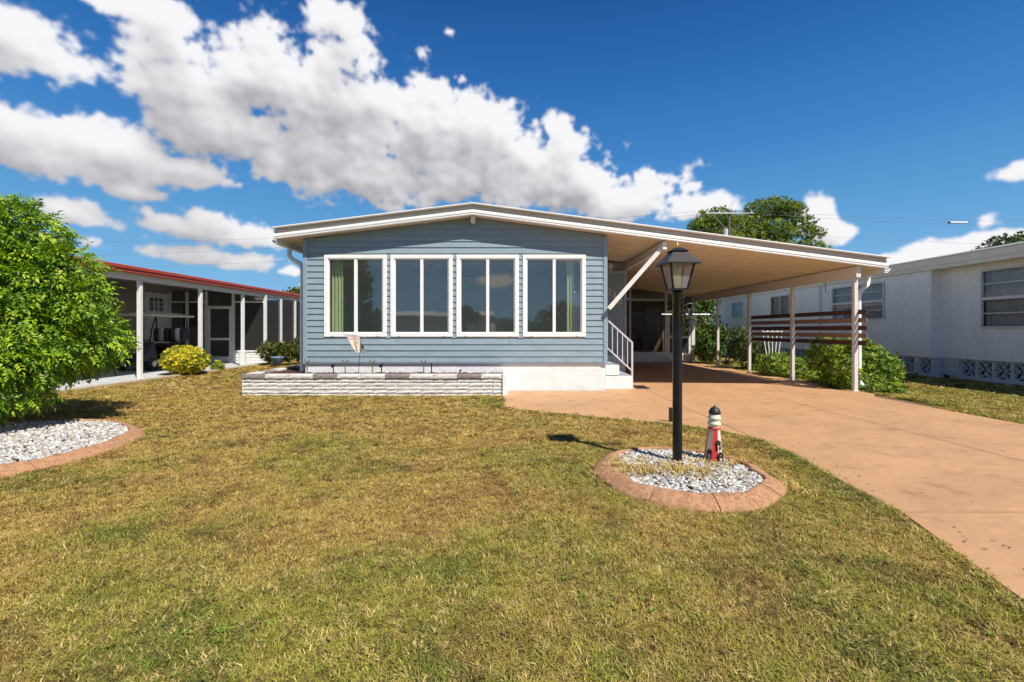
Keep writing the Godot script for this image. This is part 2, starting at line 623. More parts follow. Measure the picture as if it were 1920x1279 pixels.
	M.blades.backlight_enabled = true
	M.blades.backlight = lin(0.3, 0.3, 0.12)

# ---------------------------------------------------------------- ground, driveway
func build_ground() -> void:
	var st := begin()
	st.set_smooth_group(0)
	quad(st, Vector3(-450, -0.03, 300), Vector3(-450, -0.03, -500), Vector3(450, -0.03, -500), Vector3(450, -0.03, 300))
	var g := obj("ground", st, worn(0.15, 0.12, 0.035, 0.3, 0.6, 0.95, 60, 6.0, 0.04))
	tag(g, "flat grassy ground reaching out behind the houses", "ground", "", "structure")

func drive_edge(d: float) -> float:
	# x of the lawn-side edge of the driveway at distance d
	var pts := [[1.6, 2.42], [2.3, 2.53], [2.8, 2.68], [3.4, 2.86], [3.9, 2.90], [4.9, 3.02], [5.5, 3.06], [5.8, 3.0], [6.25, 2.72], [6.67, 2.22], [7.07, 1.42], [8.04, -0.18], [8.3, -0.19]]
	if d <= pts[0][0]:
		return pts[0][1]
	for i in pts.size() - 1:
		if d <= pts[i + 1][0]:
			return lerpf(pts[i][1], pts[i + 1][1], (d - pts[i][0]) / (pts[i + 1][0] - pts[i][0]))
	return -0.19

func slab(poly: PackedVector2Array, m: Material, parent: Node) -> void:
	# poly holds (x, d); a 9 cm slab with a softened upper edge
	var inner := Geometry2D.offset_polygon(poly, -0.007)
	if inner.is_empty():
		return
	var top: PackedVector2Array = inner[0]
	var st := begin()
	var ix := Geometry2D.triangulate_polygon(top)
	for k in range(0, ix.size(), 3):
		tri(st, V(top[ix[k]].x, 0.012, top[ix[k]].y), V(top[ix[k + 1]].x, 0.012, top[ix[k + 1]].y), V(top[ix[k + 2]].x, 0.012, top[ix[k + 2]].y))
	var low := Geometry2D.offset_polygon(top, 0.004)[0]
	for k in top.size():
		var a := top[k]
		var b := top[(k + 1) % top.size()]
		var c: Vector2 = a
		var e: Vector2 = b
		quad(st, V(a.x, 0.012, a.y), V(c.x, -0.1, c.y), V(e.x, -0.1, e.y), V(b.x, 0.012, b.y))
	obj("slab", st, m, parent)

func build_driveway() -> void:
	var t := thing("driveway", Vector3.ZERO, "terracotta painted concrete driveway running under the carport", "driveway", "", "structure")
	var outline := PackedVector2Array()
	var d := -1.0
	while d < 8.3:
		outline.append(Vector2(drive_edge(d), d))
		d += 0.2
	outline.append(Vector2(-0.19, 8.04))
	outline.append(Vector2(-0.16, 10.25))
	outline.append(Vector2(2.08, 10.25))
	outline.append(Vector2(2.08, 13.3))
	outline.append(Vector2(3.3, 13.3))
	outline.append(Vector2(3.3, 19.2))
	outline.append(Vector2(7.62, 19.2))
	outline.append(Vector2(7.62, 9.75))
	outline.append(Vector2(7.28, 9.3))
	outline.append(Vector2(7.28, -1.0))
	var mats := [M.driveway, M.driveway_b, M.driveway_c]
	var n := 0
	var walk := PackedVector2Array([Vector2(-1, 5.9), Vector2(3.0, 5.9), Vector2(3.0, 13.9), Vector2(-1, 13.9)])
	var cells := [PackedVector2Array([Vector2(-1, -1.2), Vector2(5.22, -1.2), Vector2(5.22, 3.41), Vector2(-1, 3.41)]), PackedVector2Array([Vector2(5.22, -1.2), Vector2(8, -1.2), Vector2(8, 3.41), Vector2(5.22, 3.41)]), walk,
		PackedVector2Array([Vector2(5.22, 3.41), Vector2(8, 3.41), Vector2(8, 13.9), Vector2(5.22, 13.9)]), PackedVector2Array([Vector2(-1, 13.9), Vector2(5.22, 13.9), Vector2(5.22, 20), Vector2(-1, 20)]), PackedVector2Array([Vector2(5.22, 13.9), Vector2(8, 13.9), Vector2(8, 20), Vector2(5.22, 20)]),
		PackedVector2Array([Vector2(-1, 3.41), Vector2(5.22, 3.41), Vector2(5.22, 13.9), Vector2(3.0, 13.9), Vector2(3.0, 5.9), Vector2(-1, 5.9)])]
	for cell in cells:
		for piece in Geometry2D.intersect_polygons(outline, cell):
			if piece.size() > 2:
				slab(piece, mats[n % 3], t)
				n += 1
	var st := begin()
	var ix := Geometry2D.triangulate_polygon(outline)
	for k in range(0, ix.size(), 3):
		tri(st, V(outline[ix[k]].x, -0.012, outline[ix[k]].y), V(outline[ix[k + 1]].x, -0.012, outline[ix[k + 1]].y), V(outline[ix[k + 2]].x, -0.012, outline[ix[k + 2]].y))
	obj("joint_bed", st, M.joint, t)

# ---------------------------------------------------------------- the blue home
const RX := -0.852
func under(x: float) -> float:
	# underside of the roof
	return 3.84 - (0.123 * (RX - x) if x < RX else 0.130 * (x - RX))

# a lap board in the plane z = -d facing the viewer
func lap(x0a: float, x1a: float, x0b: float, x1b: float, y0: float, y1: float, d: float, m: Material, parent: Node, proud := 0.022) -> void:
	var st := begin()
	var b := d - proud
	var t := d - 0.003
	hexa(st, [V(x0a, y0, b), V(x1a, y0, b), V(x1a, y0, d + 0.01), V(x0a, y0, d + 0.01), V(x0b, y1, t), V(x1b, y1, t), V(x1b, y1, d + 0.01), V(x0b, y1, d + 0.01)])
	obj("siding_board", st, m, parent)

# one double window in the plane d facing the viewer
func window_at(x0: float, x1: float, y0: float, y1: float, d: float, parent: Node) -> void:
	var w := node("window", parent)
	var st := begin()
	var f := 0.085
	cbox(st, V(x0, y0, d - 0.035), V(x1, y0 + f, d + 0.02), 0.006)
	cbox(st, V(x0, y1 - f, d - 0.035), V(x1, y1, d + 0.02), 0.006)
	cbox(st, V(x0, y0 + f, d - 0.035), V(x0 + f, y1 - f, d + 0.02), 0.006)
	cbox(st, V(x1 - f, y0 + f, d - 0.035), V(x1, y1 - f, d + 0.02), 0.006)
	obj("frame", st, M.white, w)
	st = begin()
	var i := f - 0.004
	var s := 0.026
	box(st, V(x0 + i, y0 + i, d - 0.012), V(x1 - i, y0 + i + s, d + 0.05))
	box(st, V(x0 + i, y1 - i - s, d - 0.012), V(x1 - i, y1 - i, d + 0.05))
	box(st, V(x0 + i, y0 + i + s, d - 0.012), V(x0 + i + s, y1 - i - s, d + 0.05))
	box(st, V(x1 - i - s, y0 + i + s, d - 0.012), V(x1 - i, y1 - i - s, d + 0.05))
	obj("sash", st, M.white, w)
	var c := (x0 + x1) * 0.5
	part_box("mullion", V(c - 0.034, y0 + i, d - 0.022), V(c + 0.034, y1 - i, d + 0.045), M.white, w, 0.006)
	for k in 2:
		var a := x0 + i + s - 0.006 if k == 0 else c + 0.030
		var b := c - 0.030 if k == 0 else x1 - i - s + 0.006
		part_box("pane", V(a, y0 + i + s - 0.006, d + 0.004), V(b, y1 - i - s + 0.006, d + 0.008), M.lightened_glass, w)
		part_box("inner_pane", V(a, y0 + i + s - 0.006, d + 0.022), V(b, y1 - i - s + 0.006, d + 0.026), M.glass, w)
	for k in [0.14, 0.86]:
		var x := lerpf(x0, x1, k)
		part_box("weep_cover", V(x - 0.022, y0 + 0.012, d - 0.040), V(x + 0.022, y0 + 0.024, d - 0.034), M.trim_blue, w)

func rake(p: Vector3, q: Vector3, parent: Node) -> void:
	# edge of the roof along the front slope: p and q lie on its underside
	var out := Vector3(0, 0, 1)
	var st := begin()
	sweep(st, p, q, [Vector2(-0.02, 0.0), Vector2(0.045, 0.0), Vector2(0.052, 0.02), Vector2(0.045, 0.038), Vector2(0.060, 0.05), Vector2(0.060, 0.098), Vector2(0.045, 0.11), Vector2(-0.02, 0.11)], out)
	obj("fascia_board", st, M.fascia, parent)
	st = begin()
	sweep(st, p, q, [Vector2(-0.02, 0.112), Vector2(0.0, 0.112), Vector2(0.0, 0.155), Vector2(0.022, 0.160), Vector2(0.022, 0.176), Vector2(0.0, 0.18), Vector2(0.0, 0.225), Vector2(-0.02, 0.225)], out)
	obj("roof_edge_panel", st, M.fascia_shade_tan, parent)
	st = begin()
	sweep(st, p, q, [Vector2(-0.03, 0.227), Vector2(0.100, 0.227), Vector2(0.105, 0.232), Vector2(0.105, 0.246), Vector2(0.097, 0.252), Vector2(-0.03, 0.252)], out)
	obj("drip_edge", st, M.fascia, parent)

func build_home() -> void:
	var t := thing("mobile_home", Vector3.ZERO, "blue lap-sided mobile home with four white framed windows and attached carport", "house")
	var D := 10.3
	var FD := 10.04
	# masonry skirt
	part_box("skirt_wall", V(-4.60, -0.05, D + 0.03), V(2.08, 0.625, D + 0.18), M.skirt, t)
	part_box("skirt_wall", V(-4.60, -0.05, D + 0.182), V(-4.45, 0.625, 19.0), M.skirt, t)
	part_box("skirt_wall", V(1.93, -0.05, D + 0.182), V(2.08, 0.625, 13.4), M.skirt, t)
	# siding on the front, course by course, broken by the windows
	var pitch := 0.1345
	var course := 0
	var y := 0.632
	var wx := [[-4.165, -2.775], [-2.695, -1.315], [-1.235, 0.150], [0.235, 1.632]]
	var wy0 := 1.200
	var wy1 := 3.018
	while y < 3.85:
		var y1 := y + pitch
		var l0 := -4.55
		var r0 := 2.03
		var l1 := l0
		var r1 := r0
		if y1 > under(l0):
			l0 = maxf(l0, RX - (3.84 - y) / 0.123)
			l1 = maxf(-4.55, RX - (3.84 - minf(y1, 3.83)) / 0.123)
		if y1 > under(r0):
			r0 = minf(2.03, RX + (3.84 - y) / 0.130)
			r1 = minf(2.03, RX + (3.84 - minf(y1, 3.83)) / 0.130)
		if y1 > wy0 + 0.02 and y < wy1 - 0.02:
			var cuts := [l0, wx[0][0] + 0.02, wx[0][1] - 0.02, wx[1][0] + 0.02, wx[1][1] - 0.02, wx[2][0] + 0.02, wx[2][1] - 0.02, wx[3][0] + 0.02, wx[3][1] - 0.02, r0]
			for k in range(0, 10, 2):
				lap(cuts[k], cuts[k + 1], l1 if k == 0 else cuts[k], r1 if k == 8 else cuts[k + 1], y, y1, D, M.siding, t)
		else:
			# two lengths of siding meet at a seam
			var seam := -1.6 + fposmod(course * 1.37, 2.6)
			var sm_ = [M.siding, M.siding_b, M.siding_c]
			if seam > l1 + 0.3 and seam < r1 - 0.3:
				lap(l0, seam - 0.001, l1, seam - 0.001, y, minf(y1, 3.83), D, sm_[course % 3], t)
				lap(seam + 0.001, r0, seam + 0.001, r1, y, minf(y1, 3.83), D, sm_[(course + 1) % 3], t, 0.0205)
			else:
				lap(l0, r0, l1, r1, y, minf(y1, 3.83), D, sm_[course % 3], t)
		y = y1
		course += 1
	# sheathing behind the boards, with openings
	var st := begin()
	box(st, V(-4.6, 0.60, D + 0.012), V(2.08, wy0 + 0.03, D + 0.10))
	box(st, V(-4.6, wy1 - 0.03, D + 0.012), V(2.08, 3.40, D + 0.10))
	var s0 := [-4.6, wx[0][1] - 0.03, wx[1][1] - 0.03, wx[2][1] - 0.03, wx[3][1] - 0.03]
	var s1 := [wx[0][0] + 0.03, wx[1][0] + 0.03, wx[2][0] + 0.03, wx[3][0] + 0.03, 2.08]
	for k in 5:
		box(st, V(s0[k], wy0 + 0.031, D + 0.012), V(s1[k], wy1 - 0.031, D + 0.10))
	hexa(st, [V(-4.0, 3.401, D + 0.012), V(2.0, 3.401, D + 0.012), V(2.0, 3.401, D + 0.1), V(-4.0, 3.401, D + 0.1), V(RX - 0.1, 3.82, D + 0.012), V(RX + 0.1, 3.82, D + 0.012), V(RX + 0.1, 3.82, D + 0.1), V(RX - 0.1, 3.82, D + 0.1)])
	obj("front_sheathing", st, M.room, t)
	part_box("side_wall", V(-4.6, 0.627, D + 0.101), V(-4.5, 3.40, 24.0), M.siding, t)
	# wall beside the entry, returning to the corner with the numerals
	part_box("side_wall", V(1.98, 0.627, D + 0.101), V(2.08, 3.44, 13.39), M.siding, t)
	part_box("corner_trim", V(-4.635, 0.60, D - 0.03), V(-4.545, 3.37, D + 0.06), M.trim_blue, t, 0.006)
	part_box("corner_trim", V(2.025, 0.60, D - 0.03), V(2.115, 3.44, D + 0.06), M.trim_blue, t, 0.006)
	part_box("starter_strip", V(-4.55, 0.606, D - 0.012), V(2.03, 0.630, D + 0.01), M.trim_blue, t)
	for w in wx:
		window_at(w[0], w[1], wy0, wy1, D, t)
	# room behind the windows
	part_box("room_floor", V(-4.49, 0.63, D + 0.102), V(1.97, 0.66, 15.0), M.wood_panelling, t)
	part_box("room_ceiling", V(-4.49, 3.06, D + 0.102), V(1.97, 3.10, 15.0), M.room, t)
	part_box("room_wall", V(-4.49, 0.662, 14.9), V(1.97, 3.058, 15.0), M.room, t)
	# recessed front wall with the house number
	var D2 := 13.4
	y = 0.632
	while y < 3.30:
		lap(2.0, 3.26, 2.0, 3.26, y, minf(y + pitch, 3.30), D2, M.siding, t, 0.034)
		y += pitch
	part_box("skirt_wall", V(2.09, -0.05, D2 + 0.03), V(3.28, 0.625, D2 + 0.18), M.skirt, t)
	part_box("entry_wall", V(2.09, 0.627, D2 + 0.012), V(3.28, 3.29, D2 + 0.1), M.siding, t)
	part_box("side_wall", V(3.20, 0.0, D2 + 0.19), V(3.30, 3.27, 24.0), M.siding, t)
	part_box("corner_trim", V(3.225, 0.60, D2 - 0.03), V(3.31, 3.29, D2 + 0.06), M.trim_blue, t, 0.006)
	part_box("wall_ledge", V(2.12, 2.965, D2 - 0.14), V(3.22, 3.045, D2 - 0.02), M.trim_blue, t, 0.008)
	var font := SystemFont.new()
	font.font_names = PackedStringArray(["Droid Serif"])
	var num := [["2", 2.80, 2.40], ["4", 2.935, 2.31], ["0", 3.09, 2.12]]
	for k in num:
		var tm := TextMesh.new()
		tm.text = k[0]
		tm.font = font
		tm.font_size = 40
		tm.pixel_size = 0.0062
		tm.depth = 0.012
		var o := put("house_numeral", tm, M.numeral, t)
		o.position = V(k[1], k[2] + 0.05, D2 - 0.042)
	# roof: two sloping decks, ceiling panels, edges
	var back := 24.2
	var le := -5.11
	var re := 8.08
	st = begin()
	hexa(st, [V(le, under(le) + 0.06, FD + 0.02), V(RX, 3.90, FD + 0.02), V(RX, 3.90, back), V(le, under(le) + 0.06, back), V(le, under(le) + 0.23, FD + 0.02), V(RX, 4.07, FD + 0.02), V(RX, 4.07, back), V(le, under(le) + 0.23, back)])
	obj("roof_deck", st, M.shingle, t)
	st = begin()
	hexa(st, [V(RX, 3.90, FD + 0.02), V(re, under(re) + 0.06, FD + 0.02), V(re, under(re) + 0.06, back), V(RX, 3.90, back), V(RX, 4.07, FD + 0.02), V(re, under(re) + 0.23, FD + 0.02), V(re, under(re) + 0.23, back), V(RX, 4.07, back)])
	obj("roof_deck", st, M.shingle, t)
	st = begin()
	hexa(st, [V(le + 0.02, under(le) + 0.01, FD + 0.03), V(RX, 3.85, FD + 0.03), V(RX, 3.85, D + 0.5), V(le + 0.02, under(le) + 0.01, D + 0.5), V(le + 0.02, under(le) + 0.05, FD + 0.03), V(RX, 3.89, FD + 0.03), V(RX, 3.89, D + 0.5), V(le + 0.02, under(le) + 0.05, D + 0.5)])
	obj("soffit_panel", st, M.soffit, t)
	st = begin()
	hexa(st, [V(le + 0.02, under(le) + 0.01, D + 0.51), V(-4.5, under(-4.5) + 0.01, D + 0.51), V(-4.5, under(-4.5) + 0.01, back), V(le + 0.02, under(le) + 0.01, back), V(le + 0.02, under(le) + 0.05, D + 0.51), V(-4.5, under(-4.5) + 0.05, D + 0.51), V(-4.5, under(-4.5) + 0.05, back), V(le + 0.02, under(le) + 0.05, back)])
	obj("soffit_panel", st, M.soffit, t)
	st = begin()
	hexa(st, [V(RX, 3.85, FD + 0.03), V(2.0, under(2.0) + 0.01, FD + 0.03), V(2.0, under(2.0) + 0.01, D + 0.5), V(RX, 3.85, D + 0.5), V(RX, 3.89, FD + 0.03), V(2.0, under(2.0) + 0.05, FD + 0.03), V(2.0, under(2.0) + 0.05, D + 0.5), V(RX, 3.89, D + 0.5)])
	obj("soffit_panel", st, M.soffit, t)
	var pd := FD + 0.03
	while pd < 19.4:
		st = begin()
		var e := pd + 0.296
		var a := 2.005
		var b := re - 0.03
		# a shallow pan: raised lips along both sides
		for seg in [[pd, pd + 0.03, 0.0], [pd + 0.03, e - 0.03, 0.010], [e - 0.03, e, 0.0]]:
			hexa(st, [V(a, under(a) + seg[2], seg[0]), V(b, under(b) + seg[2], seg[0]), V(b, under(b) + seg[2], seg[1]), V(a, under(a) + seg[2], seg[1]), V(a, under(a) + 0.05, seg[0]), V(b, under(b) + 0.05, seg[0]), V(b, under(b) + 0.05, seg[1]), V(a, under(a) + 0.05, seg[1])])
		obj("ceiling_panel", st, M.soffit, t)
		pd += 0.30
	rake(V(le - 0.03, under(le - 0.03), FD), V(RX, 3.84, FD), t)
	rake(V(RX, 3.84, FD), V(re + 0.03, under(re + 0.03), FD), t)
	# eave gutters
	for side in [-1.0, 1.0]:
		var gx := le if side < 0.0 else re
		var gy := under(gx) - 0.03
		st = begin()
		sweep(st, V(gx, gy, FD + 0.0), V(gx, gy, 23.9), [Vector2(-0.02, -0.06), Vector2(0.06, -0.06), Vector2(0.085, -0.01), Vector2(0.115, 0.01), Vector2(0.115, 0.035), Vector2(0.105, 0.035), Vector2(0.075, 0.005), Vector2(0.05, -0.05), Vector2(-0.008, -0.05), Vector2(-0.008, 0.20), Vector2(-0.02, 0.20)], Vector3(side, 0, 0))
		obj("gutter", st, M.fascia, t)
	# downspouts: sharp-cornered pipe with curved elbows
	spout([V(-5.10, 3.20, 10.62), V(-5.10, 3.06, 10.62), V(-5.02, 2.97, 10.58), V(-4.82, 2.87, 10.50), V(-4.74, 2.80, 10.46), V(-4.72, 2.66, 10.45), V(-4.72, 0.42, 10.45)], t)
	part_box("pipe_strap", V(-4.785, 2.36, 10.40), V(-4.655, 2.385, 10.50), M.white, t)
	spout([V(8.13, 2.56, 10.6), V(8.13, 2.47, 10.6), V(8.10, 2.39, 10.58), V(7.92, 2.27, 10.50), V(7.84, 2.20, 10.46), V(7.80, 2.08, 10.44), V(7.79, 0.24, 10.42), V(7.81, 0.13, 10.38), V(7.90, 0.06, 10.28)], t)
	# ridge beam end under the gable
	part_box("ridge_beam", V(RX - 0.045, 3.70, FD + 0.03), V(RX + 0.045, 3.835, D - 0.02), M.post, t, 0.006)
	# vent pipe on the roof
	part_tube("vent_pipe", [V(-2.36, 3.8, 12.9), V(-2.36, 4.33, 12.9)], [0.035, 0.035], M.wood_pole, t, 10)
	# carport frame
	var px := 7.54
	for d in [10.2, 12.47, 14.74, 17.0]:
		part_box("post", V(px - 0.042, 0.012, d - 0.042), V(px + 0.042, 2.50, d + 0.042), M.post, t, 0.006)
		st = begin()
		cbox(st, V(px - 0.07, 0.013, d - 0.05), V(px + 0.07, 0.022, d + 0.05), 0.002)
		obj("post_foot", st, M.post, t)
	part_box("eave_beam", V(px - 0.05, 2.502, FD + 0.05), V(px + 0.05, under(px + 0.05) - 0.002, 23.0), M.post, t)
	part_box("cross_beam", V(3.27, 3.10, FD + 0.05), V(3.37, 3.27, D2 - 0.032), M.post, t, 0.004)
	part_box("beam_cap", V(3.275, 3.105, FD + 0.038), V(3.365, 3.265, FD + 0.049), M.white, t, 0.004)
	part_bar("brace", V(2.12, 1.82, 10.16), V(3.30, 3.17, 10.16), 0.05, 0.09, M.post, t)
	# privacy slats on the outer side of the posts
	var ys := [1.745, 1.567, 1.397, 1.231, 1.068]
	for k in 5:
		for run in [[9.93, 12.44], [12.45, 14.86]]:
			part_box("slat", V(px + 0.044, ys[k] - 0.052, run[0]), V(px + 0.066, ys[k] + 0.052, run[1]), M.slat_dark if k % 2 == 0 else M.slat_tan, t, 0.003)
	part_tube("hanging_hook", [V(7.5, 2.50, 11.1), V(7.5, 2.28, 11.1), V(7.52, 2.25, 11.1), V(7.54, 2.28, 11.1)], [0.006, 0.006, 0.006, 0.006], M.black, t, 6)
	# screen room closing the carport
	var SD := 19.3
	part_box("kick_panel", V(3.31, 0.012, SD), V(6.36, 0.37, SD + 0.04), M.white_post, t)
	part_box("screen_frame", V(3.31, 0.371, SD - 0.02), V(6.36, 0.44, SD + 0.05), M.white_post, t)
	part_box("screen_frame", V(3.31, 2.57, SD - 0.02), V(6.36, 2.64, SD + 0.05), M.post, t)
	for x in [4.86, 6.36]:
		part_box("screen_frame", V(x, 0.0, SD - 0.03), V(x + 0.09, under(x + 0.09) - 0.01, SD + 0.06), M.white_post, t)
	part_box("screen_frame", V(7.46, 0.0, SD - 0.04), V(7.60, 2.49, SD + 0.06), M.white_post, t)
	st = begin()
	quad(st, V(3.31, 0.441, SD + 0.01), V(6.36, 0.441, SD + 0.01), V(6.36, 2.90, SD + 0.01), V(3.31, 3.30, SD + 0.01))
	obj("screen_mesh", st, M.screen, t)
	st = begin()
	quad(st, V(6.45, 2.20, SD + 0.01), V(7.46, 2.20, SD + 0.01), V(7.46, 2.74, SD + 0.01), V(6.45, 2.87, SD + 0.01))
	obj("screen_mesh", st, M.screen, t)
	var dr := node("screen_door", t)
	st = begin()
	for a in [[6.47, 6.56, 0.03, 2.16], [7.35, 7.44, 0.03, 2.16], [6.561, 7.349, 0.03, 0.40], [6.561, 7.349, 1.02, 1.10], [6.561, 7.349, 2.07, 2.16]]:
		box(st, V(a[0], a[2], SD - 0.01), V(a[1], a[3], SD + 0.03))
	obj("door_frame", st, M.white_post, dr)
	st = begin()
	quad(st, V(6.56, 0.4, SD + 0.012), V(7.35, 0.4, SD + 0.012), V(7.35, 2.07, SD + 0.012), V(6.56, 2.07, SD + 0.012))
	obj("door_mesh", st, M.screen, dr)
	part_box("handle", V(6.49, 1.05, SD - 0.05), V(6.52, 1.2, SD - 0.011), M.steel, dr)
	# inside the screen room: back wall and sliding window
	part_box("room_wall", V(3.31, 0.0, 23.0), V(7.6, 2.8, 23.1), M.wood_panelling, t)
	part_box("room_wall", V(7.52, 0.0, SD + 0.07), V(7.58, 1.0, 22.9), M.panel, t)
	var sw := node("window", t)
	st = begin()
	for a in [[4.98, 5.02, 0.46, 2.55], [6.28, 6.32, 0.46, 2.55], [5.62, 5.66, 0.46, 2.55]]:
		box(st, V(a[0], a[2], 19.55), V(a[1], a[3], 19.6))
	for yy in [0.46, 1.0, 1.53, 2.06, 2.51]:
		box(st, V(5.021, yy, 19.552), V(5.619, yy + 0.03, 19.598))
		box(st, V(5.661, yy, 19.552), V(6.279, yy + 0.03, 19.598))
	obj("frame", st, M.fascia_shade_tan, sw)
	st = begin()
	box(st, V(5.0, 0.47, 19.57), V(6.3, 2.53, 19.575))
	obj("pane", st, M.tint_glass, sw)
	for k in [[5.15, 0.0, 0.75, 20.6, 0.5], [5.85, 0.0, 1.15, 21.0, 0.35]]:
		var c := thing("stored_box", Vector3.ZERO, "cardboard-toned storage box behind the screen of the carport room" if k[2] < 1.0 else "tall pale storage box behind the screen of the carport room", "box")
		part_box("carton", V(k[0], 0.0, k[3]), V(k[0] + k[4], k[2], k[3] + 0.4), M.beige, c, 0.01)
		part_box("lid", V(k[0] - 0.01, k[2] + 0.001, k[3] - 0.01), V(k[0] + k[4] + 0.01, k[2] + 0.03, k[3] + 0.41), M.beige, c, 0.006)
	# curtains hung in the front room
	curtain(-4.08, -3.82, 10.50, "green pleated curtain behind the window beside the downspout")
	curtain(1.235, 1.40, 10.50, "narrow green pleated curtain behind the window beside the steps")
	# porch lantern on the recessed wall
	var p := thing("porch_lantern", V(2.83, 3.06, D2 - 0.10), "small white lantern on the wall above the house number", "lantern")
	part_box("back_plate", Vector3(-0.05, 0.05, -0.08), Vector3(0.05, 0.22, -0.06), M.white, p, 0.004)
	part_box("arm", Vector3(-0.015, 0.16, -0.059), Vector3(0.015, 0.19, -0.02), M.white, p)
	st = begin()
	lathe(st, Vector3.ZERO, [[0.085, 0.0], [0.10, 0.13]], 4, false, PI / 4)
	obj("glass_body", st, M.frost, p)
	st = begin()
	lathe(st, Vector3.ZERO, [[0.0, 0.24], [0.05, 0.19], [0.12, 0.132], [0.0, 0.131]], 4, false, PI / 4)
	lathe(st, Vector3.ZERO, [[0.0, -0.012], [0.09, -0.012], [0.09, -0.001], [0.0, -0.001]], 4, false, PI / 4)
	obj("cap", st, M.white, p)

func spout(pts: Array, parent: Node) -> void:
	var st := begin()
	var rad := []
	for i in pts.size():
		rad.append(0.052)
	tube(st, pts, rad, 12)
	obj("downspout", st, M.white, parent)

func curtain(x0: float, x1: float, d: float, label: String) -> void:
	var t := thing("curtain", V(x0, 1.15, d), label, "curtain")
	var st := begin()
	st.set_smooth_group(0)
	var n := 40
	for i in n:
		var a := float(i) / n
		var b := float(i + 1) / n
		var za := sin(a * (x1 - x0) / 0.075 * TAU) * 0.022
		var zb := sin(b * (x1 - x0) / 0.075 * TAU) * 0.022
		quad(st, Vector3(a * (x1 - x0), 0, za), Vector3(b * (x1 - x0), 0, zb), Vector3(b * (x1 - x0), 1.86, zb), Vector3(a * (x1 - x0), 1.86, za))
	obj("cloth", st, M.curtain, t)
	part_box("rail", Vector3(-0.02, 1.861, -0.03), Vector3(x1 - x0 + 0.02, 1.89, 0.03), M.white, t)

# ---------------------------------------------------------------- entry steps
func build_steps() -> void:
	var t := thing("entry_steps", V(2.12, 0.0, 10.5), "white concrete entry steps with a white metal handrail beside the carport", "steps")
	var f := 0.0
	part_box("step", Vector3(0.0, 0.012, -1.2), Vector3(0.60, 0.305, f), M.skirt, t, 0.008)
	part_box("step", Vector3(0.0, 0.322, -1.2), Vector3(0.31, 0.548, f), M.skirt, t, 0.008)
	part_box("tread", Vector3(0.311, 0.306, -1.19), Vector3(0.60, 0.321, -0.02), M.step_top, t, 0.004)
	part_box("tread", Vector3(0.0, 0.549, -1.19), Vector3(0.31, 0.566, -0.02), M.step_top, t, 0.004)
	var r := node("handrail", t)
	part_bar("top_rail", Vector3(0.03, 1.60, -0.06), Vector3(0.605, 1.075, -0.06), 0.03, 0.035, M.rail, r)
	part_bar("bottom_rail", Vector3(0.03, 0.96, -0.06), Vector3(0.60, 0.435, -0.06), 0.025, 0.03, M.rail, r)
	for k in 5:
		var x := 0.05 + k * 0.115
		var yt := 1.60 - (x - 0.03) / 0.575 * 0.525
		part_box("baluster", Vector3(x - 0.009, yt - 0.63, -0.069), Vector3(x + 0.009, yt - 0.01, -0.051), M.rail, r)
	part_box("newel_post", Vector3(0.592, 0.012, -0.08), Vector3(0.632, 1.085, -0.04), M.rail, r, 0.004)
	var d := thing("door_mat", V(2.95, 0.013, 10.7), "dark mat lying on the driveway at the foot of the steps", "mat")
	part_box("mat_body", Vector3(-0.1, 0.0, -0.4), Vector3(0.2, 0.015, 0.15), M.black, d, 0.005)

# ---------------------------------------------------------------- brick planter
func rough_brick(l: float, h: float, w: float, sd: int) -> ArrayMesh:
	# split-face brick: front face jittered
	var r := RandomNumberGenerator.new()
	r.seed = sd
	var st := begin()
	var n := 6
	var f := []
	for j in 3:
		var row := []
		for i in n + 1:
			var e := 0.0 if (i > 0 and i < n and j == 1) else 0.008
			row.append(Vector3(l * i / n, h * j / 2.0 + (r.randf_range(-0.0015, 0.0015) if j != 1 else 0.0), w * 0.5 - e + r.randf_range(-0.006, 0.006)))
		f.append(row)
	for j in 2:
		for i in n:
			quad(st, f[j][i], f[j + 1][i], f[j + 1][i + 1], f[j][i + 1])
	var b := -w * 0.5
	for i in n:
		quad(st, f[2][i], Vector3(f[2][i].x, h, b), Vector3(f[2][i + 1].x, h, b), f[2][i + 1])
	quad(st, Vector3(0, 0, b), Vector3(l, 0, b), Vector3(l, h, b), Vector3(0, h, b))
	quad(st, Vector3(0, 0, b), Vector3(0, h, b), f[2][0], f[0][0])
	quad(st, Vector3(l, 0, b), f[0][n], f[2][n], Vector3(l, h, b))
	st.generate_normals()
	return st.commit()

